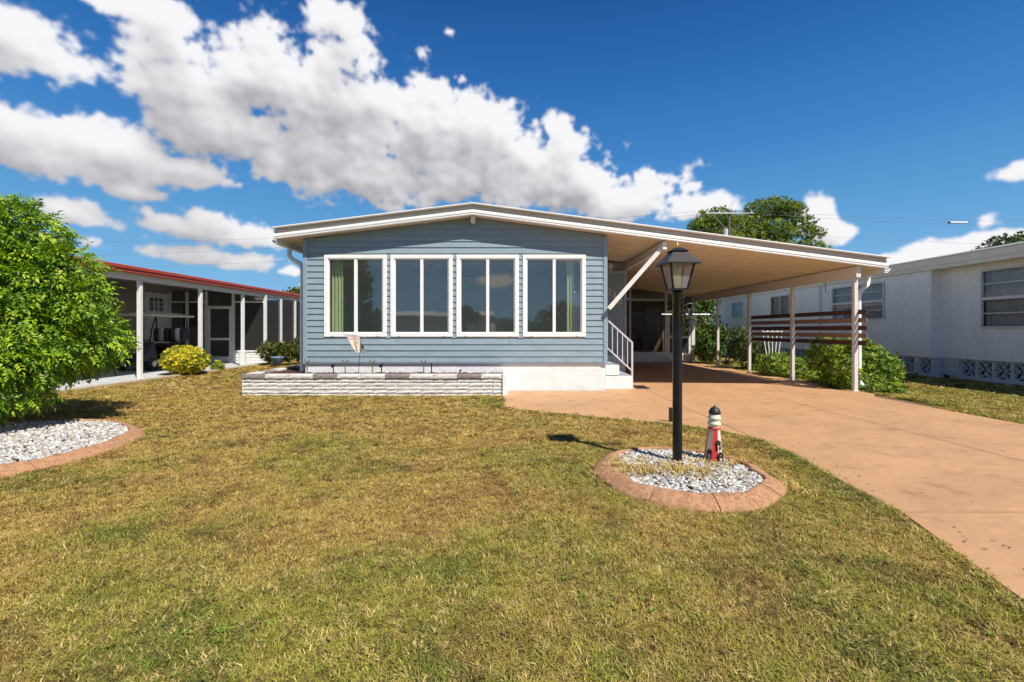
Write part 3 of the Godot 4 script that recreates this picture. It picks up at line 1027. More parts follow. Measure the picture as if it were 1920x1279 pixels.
func build_planter() -> void:
	var t := thing("planter_wall", Vector3.ZERO, "low white painted brick planter with scattered grey cap bricks under the windows", "planter")
	var L := 0.485
	var variants := []
	var halves := []
	for k in 5:
		variants.append(rough_brick(L, 0.062, 0.12, 100 + k))
		halves.append(rough_brick(L * 0.48, 0.062, 0.12, 200 + k))
	var caps := []
	for k in 4:
		caps.append(rough_brick(L, 0.085, 0.16, 300 + k))
	var mats := [M.brick_white, M.brick_white, M.brick_pale]
	# front run, then the return towards the back
	for run in 2:
		var x0 := -5.56
		var len := 5.36 if run == 0 else 2.35
		for c in 5:
			var y := -0.03 + c * 0.0765
			var at := 0.0
			var first := c % 2 == 1
			while at < len - 0.05:
				var half := first or len - at < L * 0.9
				first = false
				var l := L * 0.48 if half else L
				var o := put("brick", (halves if half else variants)[rng.randi() % 5], mats[rng.randi() % 3], t)
				if run == 0:
					o.position = V(x0 + at, y, 9.61 + rng.randf_range(-0.006, 0.006))
				else:
					o.rotation.y = -PI / 2
					o.position = V(x0 + 0.06, y, 9.68 + at)
					o.position.z = -(9.68 + at)
					o.rotation.y = PI / 2
				at += l + 0.008
		var at2 := 0.0
		var k2 := 0
		while at2 < len - 0.1:
			var grey := k2 in [0, 3, 6, 9] if run == 0 else k2 in [1, 3]
			var o := put("cap_brick", caps[rng.randi() % 4], M.brick_grey if grey else mats[rng.randi() % 3], t)
			if grey:
				o.set_meta("label", "grey unpainted cap brick")
			var cut := minf(L, len - at2)
			o.scale.x = cut / L
			if run == 0:
				o.position = V(x0 + at2 - 0.01, 0.355, 9.605)
			else:
				o.rotation.y = PI / 2
				o.position = V(x0 + 0.06, 0.355, 9.70 + at2)
			at2 += L + 0.009
			k2 += 1
	var st := begin()
	box(st, V(-5.54, -0.05, 9.575), V(-0.22, 0.352, 9.66))
	box(st, V(-5.54, -0.05, 9.661), V(-5.455, 0.352, 11.98))
	obj("mortar_core", st, M.mortar, t)
	part_box("end_block", V(-0.20, -0.03, 9.52), V(-0.10, 0.44, 10.32), M.skirt, t, 0.01)
	# mulch inside
	st = begin()
	st.set_smooth_group(0)
	var nz := FastNoiseLite.new()
	nz.seed = 3
	nz.frequency = 3.5
	var nx := 90
	for i in nx:
		for j in 8:
			var q := []
			for k in [[0, 0], [0, 1], [1, 1], [1, 0]]:
				var x := lerpf(-5.46, -0.2, float(i + k[0]) / nx)
				var d := lerpf(9.66, 10.33, float(j + k[1]) / 8)
				q.append(V(x, 0.405 + nz.get_noise_2d(x * 2, d * 2) * 0.04 + rng.randf() * 0.0, d))
			quad(st, q[0], q[1], q[2], q[3])
	obj("mulch", st, M.mulch, t)
	st = begin()
	quad(st, V(-5.46, 0.40, 10.33), V(-5.46, 0.40, 11.98), V(-4.6, 0.40, 11.98), V(-4.6, 0.40, 10.33))
	obj("mulch", st, M.mulch, t)
	# garden stakes and spot lights
	for k in [[-3.80, 9.88, 0], [-3.58, 9.95, 1], [-2.98, 9.9, 1], [-2.79, 9.93, 0], [-1.89, 9.9, 1], [-1.71, 9.85, 2], [-1.10, 9.8, 3], [-4.46, 10.1, 1]]:
		var kind: int = k[2]
		var words: String = ["small dark spot light head on a stake in the brick planter", "tall forked metal plant stake in the brick planter", "plain dark metal rod standing in the brick planter", "stubby dark spigot peeping over the brick planter"][kind]
		var g := thing("garden_stake", V(k[0], 0.39, k[1]), words, "garden stake", "stakes in the brick planter")
		var hgt: float = [0.20, 0.28, 0.27, 0.10][kind]
		part_tube("rod", [Vector3.ZERO, Vector3(rng.randf_range(-0.01, 0.01), hgt, 0)], [0.012, 0.012], M.iron_matt if kind != 1 else M.wood_pole, g, 8)
		if kind == 0:
			part_tube("lamp_head", [Vector3(-0.035, hgt - 0.02, 0.0), Vector3(0.0, hgt + 0.01, 0.02), Vector3(0.03, hgt + 0.03, 0.04)], [0.028, 0.03, 0.024], M.iron_matt, g, 10)
		elif kind == 1:
			part_tube("fork", [Vector3(0, hgt - 0.05, 0), Vector3(-0.04, hgt + 0.0, 0), Vector3(-0.055, hgt + 0.045, 0)], [0.012, 0.014, 0.010], M.wood_pole, g, 8)
			part_tube("fork", [Vector3(0, hgt - 0.05, 0), Vector3(0.04, hgt + 0.0, 0), Vector3(0.05, hgt + 0.045, 0)], [0.012, 0.014, 0.010], M.wood_pole, g, 8)
		elif kind == 3:
			part_tube("nozzle", [Vector3(0, hgt, 0), Vector3(0.03, hgt + 0.02, 0.03)], [0.022, 0.016], M.iron_matt, g, 8)
	# garden flag
	var f := thing("garden_flag", V(-3.24, 0.39, 9.78), "small folded pink and cream garden flag on a thin curled wire pole", "flag")
	part_tube("pole", [Vector3(0.0, 0, 0), Vector3(0.03, 0.42, 0), Vector3(0.06, 0.80, 0), Vector3(0.02, 0.84, 0), Vector3(-0.18, 0.855, 0), Vector3(-0.30, 0.86, 0), Vector3(-0.335, 0.885, 0), Vector3(-0.32, 0.915, 0), Vector3(-0.295, 0.90, 0)], [0.006, 0.006, 0.005, 0.005, 0.005, 0.005, 0.004, 0.004, 0.004], M.iron_matt, f, 6)
	part_tube("curl", [Vector3(0.06, 0.78, 0), Vector3(0.10, 0.80, 0.02), Vector3(0.145, 0.815, 0.02), Vector3(0.155, 0.78, 0.02), Vector3(0.11, 0.76, 0.02), Vector3(0.09, 0.73, 0.02)], [0.006, 0.006, 0.006, 0.006, 0.006, 0.006], M.steel, f, 6)
	var cols := Image.create(64, 64, false, Image.FORMAT_RGB8)
	var fn := FastNoiseLite.new()
	fn.seed = 8
	fn.frequency = 0.09
	for yy in 64:
		for xx in 64:
			var c := Color(0.92, 0.85, 0.80)
			if yy < 18:
				c = c.lerp(Color(0.66, 0.52, 0.60), sm(0.0, 0.3, fn.get_noise_2d(xx * 2.5, yy * 4.0)))
			var o := sm(0.15, 0.35, fn.get_noise_2d(xx + 200.0, yy + 50.0))
			if yy > 24:
				c = c.lerp(Color(0.88, 0.58, 0.36), o)
			c = c.lerp(Color(0.62, 0.68, 0.52), sm(0.22, 0.4, fn.get_noise_2d(xx + 500.0, yy + 10.0)) * (1.0 if yy > 20 else 0.0))
			cols.set_pixel(xx, yy, c)
	var fm := mat(1, 1, 1, 0.85)
	fm.albedo_texture = ImageTexture.create_from_image(cols)
	fm.backlight_enabled = true
	fm.backlight = lin(0.3, 0.28, 0.26)
	st = begin()
	st.set_smooth_group(0)
	var nn := 10
	for i in nn:
		for j in nn:
			var q := []
			var uv := []
			for k in [[0, 0], [1, 0], [1, 1], [0, 1]]:
				var u := float(i + k[0]) / nn
				var v := float(j + k[1]) / nn
				var wl := lerpf(-0.27, -0.02, v * 0.92 + 0.02)
				var x := lerpf(wl, 0.035, u)
				q.append(Vector3(x, 0.845 - v * 0.36, 0.012 + sin(u * 9.0 + v * 3.0) * 0.014 * (0.4 + v)))
				uv.append(Vector2(u, v))
			for k in [0, 1, 2, 0, 2, 3]:
				st.set_uv(uv[k])
				st.add_vertex(q[k])
	obj("cloth", st, fm, f)
	st = begin()
	quad(st, Vector3(0.055, 0.62, 0.0), Vector3(0.10, 0.66, 0.03), Vector3(0.135, 0.58, 0.02), Vector3(0.07, 0.53, 0.0))
	obj("leaf_charm", st, mat(0.06, 0.10, 0.07, 0.6), f)
	st = begin()
	quad(st, Vector3(0.07, 0.528, 0.0), Vector3(0.12, 0.56, 0.03), Vector3(0.165, 0.47, 0.03), Vector3(0.11, 0.455, 0.0))
	obj("cloth_corner", st, mat(0.68, 0.70, 0.68, 0.8), f)

# ---------------------------------------------------------------- stone beds
func pebble(sd: int) -> ArrayMesh:
	var r := RandomNumberGenerator.new()
	r.seed = sd
	var st := begin()
	var rings := []
	var n := 7
	for j in 5:
		var ph := PI * j / 4.0
		var ring := []
		for k in n:
			var a := TAU * k / n + j * 0.4
			var rr := sin(ph) * r.randf_range(0.75, 1.15)
			ring.append(Vector3(cos(a) * rr, cos(ph) * 0.62, sin(a) * rr * 0.8))
		rings.append(ring)
	for j in 4:
		for k in n:
			var l := (k + 1) % n
			quad(st, rings[j][k], rings[j][l], rings[j + 1][l], rings[j + 1][k])
	st.generate_normals()
	return st.commit()

func bed(cx: float, cd: float, ro: float, width: float, seed_: int, cracks: Array, label: String, rock_label: String, rocks: int, size: float, sx: float) -> void:
	var r := RandomNumberGenerator.new()
	r.seed = seed_
	var t := thing("bed_edging", V(cx, 0, cd), label, "garden edging")
	t.scale = Vector3(sx, 1, 1)
	var nz := FastNoiseLite.new()
	nz.seed = seed_
	nz.frequency = 1.2
	# curb segments between cracks, sloping up towards the stones
	for s in cracks.size():
		var a0: float = deg_to_rad(cracks[s])
		var a1: float = deg_to_rad(cracks[(s + 1) % cracks.size()] + (360.0 if s == cracks.size() - 1 else 0.0))
		var gap := 0.006 / ro
		a0 += gap
		a1 -= gap
		var tilt := r.randf_range(-0.006, 0.006)
		var n := maxi(3, int((a1 - a0) / 0.09))
		var st := begin()
		var prof := [[0.0, -0.06], [0.0, 0.018], [0.03, 0.032], [width * 0.45, 0.062], [width - 0.03, 0.085], [width - 0.008, 0.083], [width, 0.068], [width, -0.06]]
		var rows := []
		for i in n + 1:
			var a := lerpf(a0, a1, float(i) / n)
			var wob := nz.get_noise_2d(cos(a) * 2.0, sin(a) * 2.0) * 0.05
			var ring := []
			for p in prof:
				var rr: float = ro - p[0] + wob
				ring.append(Vector3(cos(a) * rr, p[1] + tilt, -sin(a) * rr))
			rows.append(ring)
		st.set_smooth_group(0)
		for i in n:
			for k in prof.size() - 1:
				quad(st, rows[i][k], rows[i][k + 1], rows[i + 1][k + 1], rows[i + 1][k])
		st.set_smooth_group(-1)
		for e in [0, n]:
			for k in range(1, prof.size() - 1):
				tri(st, rows[e][0], rows[e][k], rows[e][k + 1])
		obj("curb_segment", st, M.curb, t)
	var st2 := begin()
	st2.set_smooth_group(0)
	var ri := ro - width + 0.03
	for k in 32:
		var a := TAU * k / 32
		var b := TAU * (k + 1) / 32
		tri(st2, Vector3(0, 0.045, 0), Vector3(cos(b) * ri, 0.028, -sin(b) * ri), Vector3(cos(a) * ri, 0.028, -sin(a) * ri))
	obj("bed_soil", st2, M.bed_soil, t)
	var xf := []
	var cols := PackedColorArray()
	var pm := []
	for k in rocks:
		var a := r.randf_range(0, TAU)
		var q := sqrt(r.randf()) * (ri - 0.02)
		var p := V(cx + cos(a) * q * sx, 0.0, cd + sin(a) * q)
		var s := size * r.randf_range(0.55, 1.25)
		p.y = 0.045 + s * 0.25 + r.randf() * r.randf() * size * 0.9
		xf.append(Transform3D(Basis.from_euler(Vector3(r.randf_range(-0.6, 0.6), r.randf() * TAU, r.randf_range(-0.6, 0.6))).scaled(Vector3(s, s * 0.9, s)), p))
		var g := r.randf_range(0.36, 0.74)
		var roll := r.randf()
		if roll < 0.20:
			cols.append(Color(0.32, 0.31, 0.31))
		elif roll < 0.42:
			cols.append(Color(0.48, 0.41, 0.31) * r.randf_range(0.7, 1.1))
		else:
			cols.append(Color(g, g * 0.985, g * 0.95))
	# three rock shapes
	for v in 3:
		var xs := []
		var cs := PackedColorArray()
		for k in range(v, rocks, 3):
			xs.append(xf[k])
			cs.append(cols[k])
		pm.append([xs, cs])
	var holder := thing("white_gravel", Vector3.ZERO, rock_label, "gravel", "", "stuff")
	for v in 3:
		var o := scatter("stones", pebble(seed_ * 10 + v), M.tinted, pm[v][0], pm[v][1], holder)
		o.set_meta("kind", "stuff")

func build_beds() -> void:
	bed(1.575, 4.31, 0.89, 0.185, 41, [12, 55, 118, 176, 205, 231, 268, 291, 318, 340], "round terracotta curb of cracked pieces ringing the lamp post", "white stones filling the round bed under the lamp post", 3000, 0.0195, 0.91)
	bed(-6.25, 5.0, 1.78, 0.165, 42, [20, 62, 110, 160, 215, 262, 300, 342], "large round terracotta curb under the bushy green tree", "white stones filling the bed under the bushy green tree", 10500, 0.0215, 1.0)

# ---------------------------------------------------------------- lamp post
func build_lamp_post() -> void:
	var t := thing("lamp_post", V(1.636, 0.04, 4.59), "black metal lamp post with four-sided lantern in the round bed", "lamp post")
	var st := begin()
	lathe(st, Vector3.ZERO, [[0.046, -0.05], [0.046, 1.30], [0.045, 1.66], [0.052, 1.665], [0.052, 1.685], [0.040, 1.70], [0.0, 1.70]], 24)
	obj("pole", st, M.iron, t)
	var ln := node("lantern", t)
	ln.position = Vector3(0, 1.70, 0)
	ln.rotation.y = deg_to_rad(4)
	var b := 0.074
	var w := 0.125
	var h := 0.262
	st = begin()
	lathe(st, Vector3.ZERO, [[0.0, 0.0], [b * 1.45, 0.0], [b * 1.5, 0.018], [0.0, 0.018]], 4, false, PI / 4)
	obj("base_plate", st, M.iron_matt, ln)
	for k in 4:
		var a := PI / 4 + k * PI / 2
		var u := Vector3(cos(a), 0, sin(a))
		part_bar("corner_bar", u * b * 1.38 + Vector3(0, 0.015, 0), u * w * 1.36 + Vector3(0, h + 0.01, 0), 0.016, 0.016, M.iron_matt, ln)
		var a2 := a + PI / 2
		var u2 := Vector3(cos(a2), 0, sin(a2))
		st = begin()
		var q0 := u * b * 1.36 + Vector3(0, 0.02, 0)
		var q1 := u2 * b * 1.36 + Vector3(0, 0.02, 0)
		var q2 := u2 * w * 1.34 + Vector3(0, h, 0)
		var q3 := u * w * 1.34 + Vector3(0, h, 0)
		quad(st, q0, q1, q2, q3)
		obj("frosted_pane", st, M.frost, ln)
	st = begin()
	var R := 0.168 * 1.414
	lathe(st, Vector3.ZERO, [[0.0, h + 0.004], [R, h - 0.010], [R, h + 0.002], [0.066 * 1.414, h + 0.118], [0.061 * 1.414, h + 0.118], [0.061 * 1.414, h + 0.128]], 4, false, PI / 4)
	lathe(st, Vector3.ZERO, [[0.0, h + 0.124], [0.082 * 1.414, h + 0.120], [0.084 * 1.414, h + 0.126], [0.03 * 1.414, h + 0.162], [0.012, h + 0.166], [0.0, h + 0.166]], 4, false, PI / 4)
	obj("roof_cap", st, M.iron_matt, ln)
	st = begin()
	lathe(st, Vector3(0, h + 0.164, 0), [[0.010, 0.0], [0.006, 0.01], [0.013, 0.02], [0.011, 0.03], [0.004, 0.036], [0.004, 0.05], [0.0, 0.054]], 10)
	obj("finial", st, M.brass, ln)
	st = begin()
	lathe(st, Vector3.ZERO, [[0.018, 0.02], [0.018, 0.06], [0.030, 0.065], [0.030, 0.215], [0.022, 0.225], [0.0, 0.228]], 12)
	obj("bulb", st, M.bulb, ln)
	# ladder rest and scrolled sign bracket
	part_tube("ladder_bar", [Vector3(-0.155, 1.465, 0.0), Vector3(-0.045, 1.465, 0.0)], [0.006, 0.006], M.steel, t, 8)
	part_tube("bracket_arm", [Vector3(0.045, 1.465, 0.0), Vector3(0.33, 1.465, 0.0)], [0.006, 0.006], M.steel, t, 8)
	part_tube("bracket_arm", [Vector3(0.32, 1.465, 0.0), Vector3(0.40, 1.45, 0.0), Vector3(0.43, 1.435, 0.0)], [0.008, 0.010, 0.006], M.iron, t, 8)
	var arch := []
	var rad := []
	for k in 15:
		var a := PI * k / 14.0
		arch.append(Vector3(0.13 - cos(a) * 0.085, 1.50 + sin(a) * 0.10 - k * 0.004, 0.0))
		rad.append(0.007)
	part_tube("scroll", arch, rad, M.iron, t, 8)
	var ring := []
	rad = []
	for k in 30:
		var a := TAU * k / 20.0
		var q := 0.048 - k * 0.0010
		ring.append(Vector3(0.10 + cos(a) * q, 1.475 + sin(a) * q, 0.012))
		rad.append(0.007)
	part_tube("scroll", ring, rad, M.iron, t, 8)
	ring = []
	rad = []
	for k in 26:
		var a := -TAU * k / 22.0 + 1.2
		var q := 0.075 - k * 0.0022
		ring.append(Vector3(0.15 + cos(a) * q, 1.395 + sin(a) * q, 0.0))
		rad.append(0.007)
	part_tube("scroll", ring, rad, M.iron, t, 8)
	ring = []
	rad = []
	for k in 18:
		var u := k / 17.0
		ring.append(Vector3(0.05 + u * 0.30, 1.33 + sin(u * 5.0) * 0.05 + u * 0.10, 0.0))
		rad.append(0.006)
	part_tube("scroll", ring, rad, M.iron, t, 8)
	# loops of a chain twined down the pole
	for k in 9:
		var y := 1.62 - k * 0.042
		var lk := []
		rad = []
		for j in 10:
			var a := TAU * j / 9.0
			lk.append(Vector3(0.036 + cos(a) * 0.012 * (0.5 if k % 2 else 1.0), y + sin(a) * 0.024, 0.036 + cos(a) * 0.012))
			rad.append(0.005)
		part_tube("chain_link", lk, rad, M.iron, t, 6)
	# small dark post by the edge of the lawn
	var s := thing("outlet_post", V(2.32, 0.0, 6.78), "short dark stake standing at the lawn edge behind the lamp post", "stake")
	part_box("stake_body", Vector3(-0.025, -0.02, -0.02), Vector3(0.025, 0.20, 0.02), M.iron_matt, s, 0.006)
	part_box("stake_cap", Vector3(-0.03, 0.201, -0.025), Vector3(0.03, 0.215, 0.025), M.iron_matt, s, 0.004)

# ---------------------------------------------------------------- lighthouse ornament
func build_lighthouse() -> void:
	var t := thing("lighthouse_ornament", V(2.0, 0.05, 4.62), "small red and white toy lighthouse with black cap in the round bed", "ornament")
	t.rotation = Vector3(0, deg_to_rad(12), deg_to_rad(-2.5))
	var n := 8
	var y0 := -0.02
	var y1 := 0.315
	var r0 := 0.092
	var r1 := 0.056
	for k in n:
		var st := begin()
		var a := TAU * k / n
		var b := TAU * (k + 1) / n
		var p := [Vector3(cos(a) * r0, y0, sin(a) * r0), Vector3(cos(b) * r0, y0, sin(b) * r0), Vector3(cos(b) * r1, y1, sin(b) * r1), Vector3(cos(a) * r1, y1, sin(a) * r1)]
		quad(st, p[0], p[1], p[2], p[3])
		tri(st, Vector3(0, y1, 0), p[3], p[2])
		tri(st, Vector3(0, y0, 0), p[1], p[0])
		obj("tower_face", st, M.red_paint if k % 2 == 0 else M.cream_paint, t)
	var st := begin()
	lathe(st, Vector3.ZERO, [[0.050, 0.312], [0.062, 0.318], [0.062, 0.328], [0.052, 0.334]], 8, false)
	obj("band", st, M.red_paint, t)
	st = begin()
	lathe(st, Vector3.ZERO, [[0.050, 0.334], [0.054, 0.345], [0.054, 0.352], [0.063, 0.362], [0.063, 0.376], [0.053, 0.386], [0.053, 0.408], [0.062, 0.418], [0.062, 0.432], [0.052, 0.442], [0.052, 0.470], [0.0, 0.470]], 18)
	obj("gallery", st, M.cream_paint, t)
	st = begin()
	lathe(st, Vector3.ZERO, [[0.0, 0.468], [0.057, 0.468], [0.058, 0.480], [0.050, 0.505], [0.032, 0.528], [0.016, 0.535], [0.014, 0.545], [0.0, 0.550]], 16)
	obj("cap", st, M.black_paint, t)
	# doors and windows: black hood with a pale opening
	for k in [[0.30, 0.02, 0.055, 0.075], [0.04, 0.155, 0.034, 0.055], [-1.05, 0.06, 0.036, 0.055]]:
		var o := node("hooded_window", t)
		var a: float = k[0]
		o.rotation.y = a
		var rr := lerpf(r0, r1, k[1] / 0.3) * 0.97
		var w: float = k[2]
		var h: float = k[3]
		st = begin()
		for s in [-1.0, 1.0]:
			bar(st, Vector3(s * w * 0.5, k[1] - 0.03, rr + 0.006), Vector3(s * w * 0.5, k[1] + h * 0.62, rr - 0.006), 0.010, 0.02, Vector3(0, 0, 1))
			bar(st, Vector3(s * w * 0.62, k[1] + h * 0.58, rr - 0.002), Vector3(0, k[1] + h, rr - 0.006), 0.024, 0.012, Vector3(0, 0, 1))
		bar(st, Vector3(-w * 0.5, k[1] + h * 0.5, rr), Vector3(w * 0.5, k[1] + h * 0.5, rr), 0.02, 0.008, Vector3(0, 0, 1))
		obj("hood", st, M.black_paint, o)
		part_box("opening", Vector3(-w * 0.46, k[1] - 0.02, rr - 0.02), Vector3(w * 0.46, k[1] + h * 0.7, rr + 0.001), M.cream_paint, o)

# ---------------------------------------------------------------- neighbour on the far side of the lawn's tree
func lap_x(x: float, y0: float, y1: float, d0: float, d1: float, m: Material, parent: Node) -> void:
	# lap board in the plane x, facing +x
	var st := begin()
	hexa(st, [V(x + 0.018, y0, d0), V(x - 0.01, y0, d0), V(x - 0.01, y0, d1), V(x + 0.018, y0, d1), V(x + 0.003, y1, d0), V(x - 0.01, y1, d0), V(x - 0.01, y1, d1), V(x + 0.003, y1, d1)])
	obj("siding_board", st, m, parent)

func build_west_neighbour() -> void:
	var t := thing("neighbour_home", Vector3.ZERO, "beige neighbouring home with red roof edge, carport and dark screened porch", "house")
	var HX := -13.9
	part_box("house_wall", V(HX - 0.2, 0.0, 8.0), V(HX - 0.012, 3.2, 17.74), M.beige, t)
	part_box("house_wall", V(HX - 0.2, 0.0, 18.48), V(HX - 0.012, 3.2, 26.0), M.beige, t)
	part_box("house_wall", V(HX - 0.2, 0.0, 17.741), V(HX - 0.012, 2.09, 18.479), M.beige, t)
	part_box("house_wall", V(HX - 0.2, 2.61, 17.741), V(HX - 0.012, 3.2, 18.479), M.beige, t)
	part_box("house_wall", V(HX - 3.4, 0.0, 8.0), V(HX - 3.3, 3.3, 26.0), M.beige, t)
	part_box("house_wall", V(HX - 3.29, 0.0, 8.0), V(HX - 0.201, 3.25, 8.1), M.beige, t)
	part_box("house_wall", V(HX - 3.29, 0.0, 25.9), V(HX - 0.201, 3.25, 26.0), M.beige, t)
	var y := 0.55
	while y < 2.95:
		lap_x(HX, y, minf(y + 0.19, 3.0), 8.0, 17.5, M.beige, t)
		lap_x(HX, y, minf(y + 0.19, 3.0), 18.75, 25.5, M.beige, t)
		y += 0.19
	# house door with nine small panes
	var dr := node("door", t)
	var st := begin()
	for a in [[17.56, 18.66, 0.60, 2.10], [17.56, 18.66, 2.60, 2.72], [17.56, 17.75, 2.101, 2.599], [18.47, 18.66, 2.101, 2.599]]:
		box(st, V(HX - 0.01, a[2], a[0]), V(HX + 0.03, a[3], a[1]))
	for k in [1, 2]:
		box(st, V(HX - 0.005, 2.101, 17.73 + k * 0.24), V(HX + 0.027, 2.599, 17.77 + k * 0.24))
		box(st, V(HX - 0.004, 2.08 + k * 0.168, 17.751), V(HX + 0.026, 2.115 + k * 0.168, 18.469))
	obj("door_leaf", st, M.white_post, dr)
	st = begin()
	for a in [[17.5, 17.56, 0.55, 2.80], [18.66, 18.72, 0.55, 2.80], [17.561, 18.659, 2.721, 2.80]]:
		box(st, V(HX - 0.01, a[2], a[0]), V(HX + 0.05, a[3], a[1]))
	obj("door_frame", st, M.white_post, dr)
	for i in 3:
		for j in 3:
			part_box("pane", V(HX + 0.008, 2.10 + j * 0.168, 17.755 + i * 0.24), V(HX + 0.012, 2.10 + j * 0.168 + 0.166, 17.755 + i * 0.24 + 0.236), M.glass, dr)
	# slab and its tan edge
	part_box("carport_slab", V(HX, -0.05, 7.0), V(-9.86, 0.02, 24.0), M.slab_grey, t)
	part_box("slab_edge", V(-9.858, -0.05, 7.0), V(-9.72, 0.05, 24.0), M.curb_tan, t, 0.01)
	# roof
	st = begin()
	hexa(st, [V(HX - 3.5, 3.35, 7.4), V(-9.97, 2.86, 7.4), V(-9.97, 2.86, 25.0), V(HX - 3.5, 3.35, 25.0), V(HX - 3.5, 3.47, 7.4), V(-9.97, 2.98, 7.4), V(-9.97, 2.98, 25.0), V(HX - 3.5, 3.47, 25.0)])
	obj("roof_deck", st, M.white_post, t)
	st = begin()
	sweep(st, V(-9.965, 2.84, 7.38), V(-9.965, 2.84, 25.0), [Vector2(0, 0), Vector2(0.05, 0.0), Vector2(0.06, 0.02), Vector2(0.05, 0.08), Vector2(0.085, 0.10), Vector2(0.09, 0.17), Vector2(0.08, 0.18), Vector2(0, 0.18)], Vector3(1, 0, 0))
	obj("red_fascia", st, M.red, t)
	st = begin()
	sweep(st, V(HX - 3.5, 3.33, 7.38), V(-9.97, 2.84, 7.38), [Vector2(0, 0), Vector2(0.05, 0.0), Vector2(0.05, 0.18), Vector2(0, 0.18)], Vector3(0, 0, 1))
	obj("red_fascia", st, M.red, t)
	part_box("header_beam", V(-10.17, 2.69, 7.5), V(-10.05, 2.855, 24.0), M.white_post, t)
	for d in [10.15, 12.6, 15.05, 17.42]:
		part_box("post", V(-10.16, 0.02, d - 0.05), V(-10.06, 2.69, d + 0.05), M.white_post, t, 0.006)
	part_box("post_sleeve", V(-10.20, 0.02, 17.34), V(-10.02, 0.58, 17.50), M.white_post, t, 0.02)
	# porch end wall of dark screens with a screen door
	var SD := 18.8
	for x in [-13.86, -13.16, -12.38, -11.28, -10.0]:
		part_box("screen_frame", V(x - 0.05, 0.02, SD - 0.05), V(x + 0.05, 2.90, SD + 0.05), M.white_post, t, 0.004)
	for a in [[-13.81, -12.43, 2.49], [-11.23, -10.05, 2.49], [-13.81, -12.43, 0.50], [-11.23, -10.05, 0.50]]:
		part_box("screen_rail", V(a[0], a[2] - 0.03, SD - 0.04), V(a[1], a[2] + 0.03, SD + 0.04), M.white_post, t)
	y = 0.03
	while y < 0.44:
		lap(-11.23, -10.05, -11.23, -10.05, y, y + 0.11, SD, M.white_post, t)
		lap(-13.81, -12.43, -13.81, -12.43, y, y + 0.11, SD, M.white_post, t)
		y += 0.11
	for a in [[-13.81, -13.21, 0.53, 2.46], [-13.11, -12.43, 0.53, 2.46], [-13.81, -13.21, 2.52, 2.95], [-13.11, -12.43, 2.52, 2.95], [-12.33, -11.33, 2.36, 2.95], [-11.23, -10.05, 0.53, 2.46], [-11.23, -10.05, 2.52, 2.85]]:
		st = begin()
		quad(st, V(a[0], a[2], SD), V(a[1], a[2], SD), V(a[1], a[3], SD), V(a[0], a[3], SD))
		obj("screen_mesh", st, M.screen, t)
	var sd := node("screen_door", t)
	st = begin()
	for a in [[-12.32, -12.22, 0.03, 2.32], [-11.44, -11.34, 0.03, 2.32], [-12.219, -11.441, 2.21, 2.32], [-12.219, -11.441, 0.94, 1.03], [-12.219, -11.441, 0.03, 0.28]]:
		box(st, V(a[0], a[2], SD - 0.045), V(a[1], a[3], SD + 0.02))
	obj("door_frame", st, M.white_post, sd)
	st = begin()
	quad(st, V(-12.22, 0.28, SD - 0.01), V(-11.44, 0.28, SD - 0.01), V(-11.44, 2.21, SD - 0.01), V(-12.22, 2.21, SD - 0.01))
	obj("door_mesh", st, M.screen, sd)
	part_box("handle", V(-12.30, 1.06, SD - 0.08), V(-12.26, 1.18, SD - 0.046), M.steel, sd)
	# porch side
	for d in [20.05, 21.35, 22.65, 24.0]:
		part_box("screen_frame", V(-10.06, 0.02, d - 0.05), V(-9.95, 2.69, d + 0.05), M.white_post, t)
	part_box("screen_rail", V(-10.05, 0.46, SD + 0.06), V(-9.96, 0.53, 23.94), M.white_post, t)
	y = 0.03
	while y < 0.44:
		lap_x(-9.97, y, y + 0.11, SD + 0.06, 23.94, M.white_post, t)
		y += 0.11
	st = begin()
	quad(st, V(-10.0, 0.53, SD + 0.06), V(-10.0, 0.53, 24.0), V(-10.0, 2.69, 24.0), V(-10.0, 2.69, SD + 0.06))
	obj("screen_mesh", st, M.screen, t)
	part_box("porch_back_wall", V(HX, 0.0, 24.05), V(-9.97, 2.9, 24.15), M.beige, t)
	part_box("dark_window_panel", V(HX + 0.01, 1.5, 19.6), V(HX + 0.05, 2.5, 20.8), M.slat_dark, t)  # flat brown panel standing in for a dark window on the porch wall

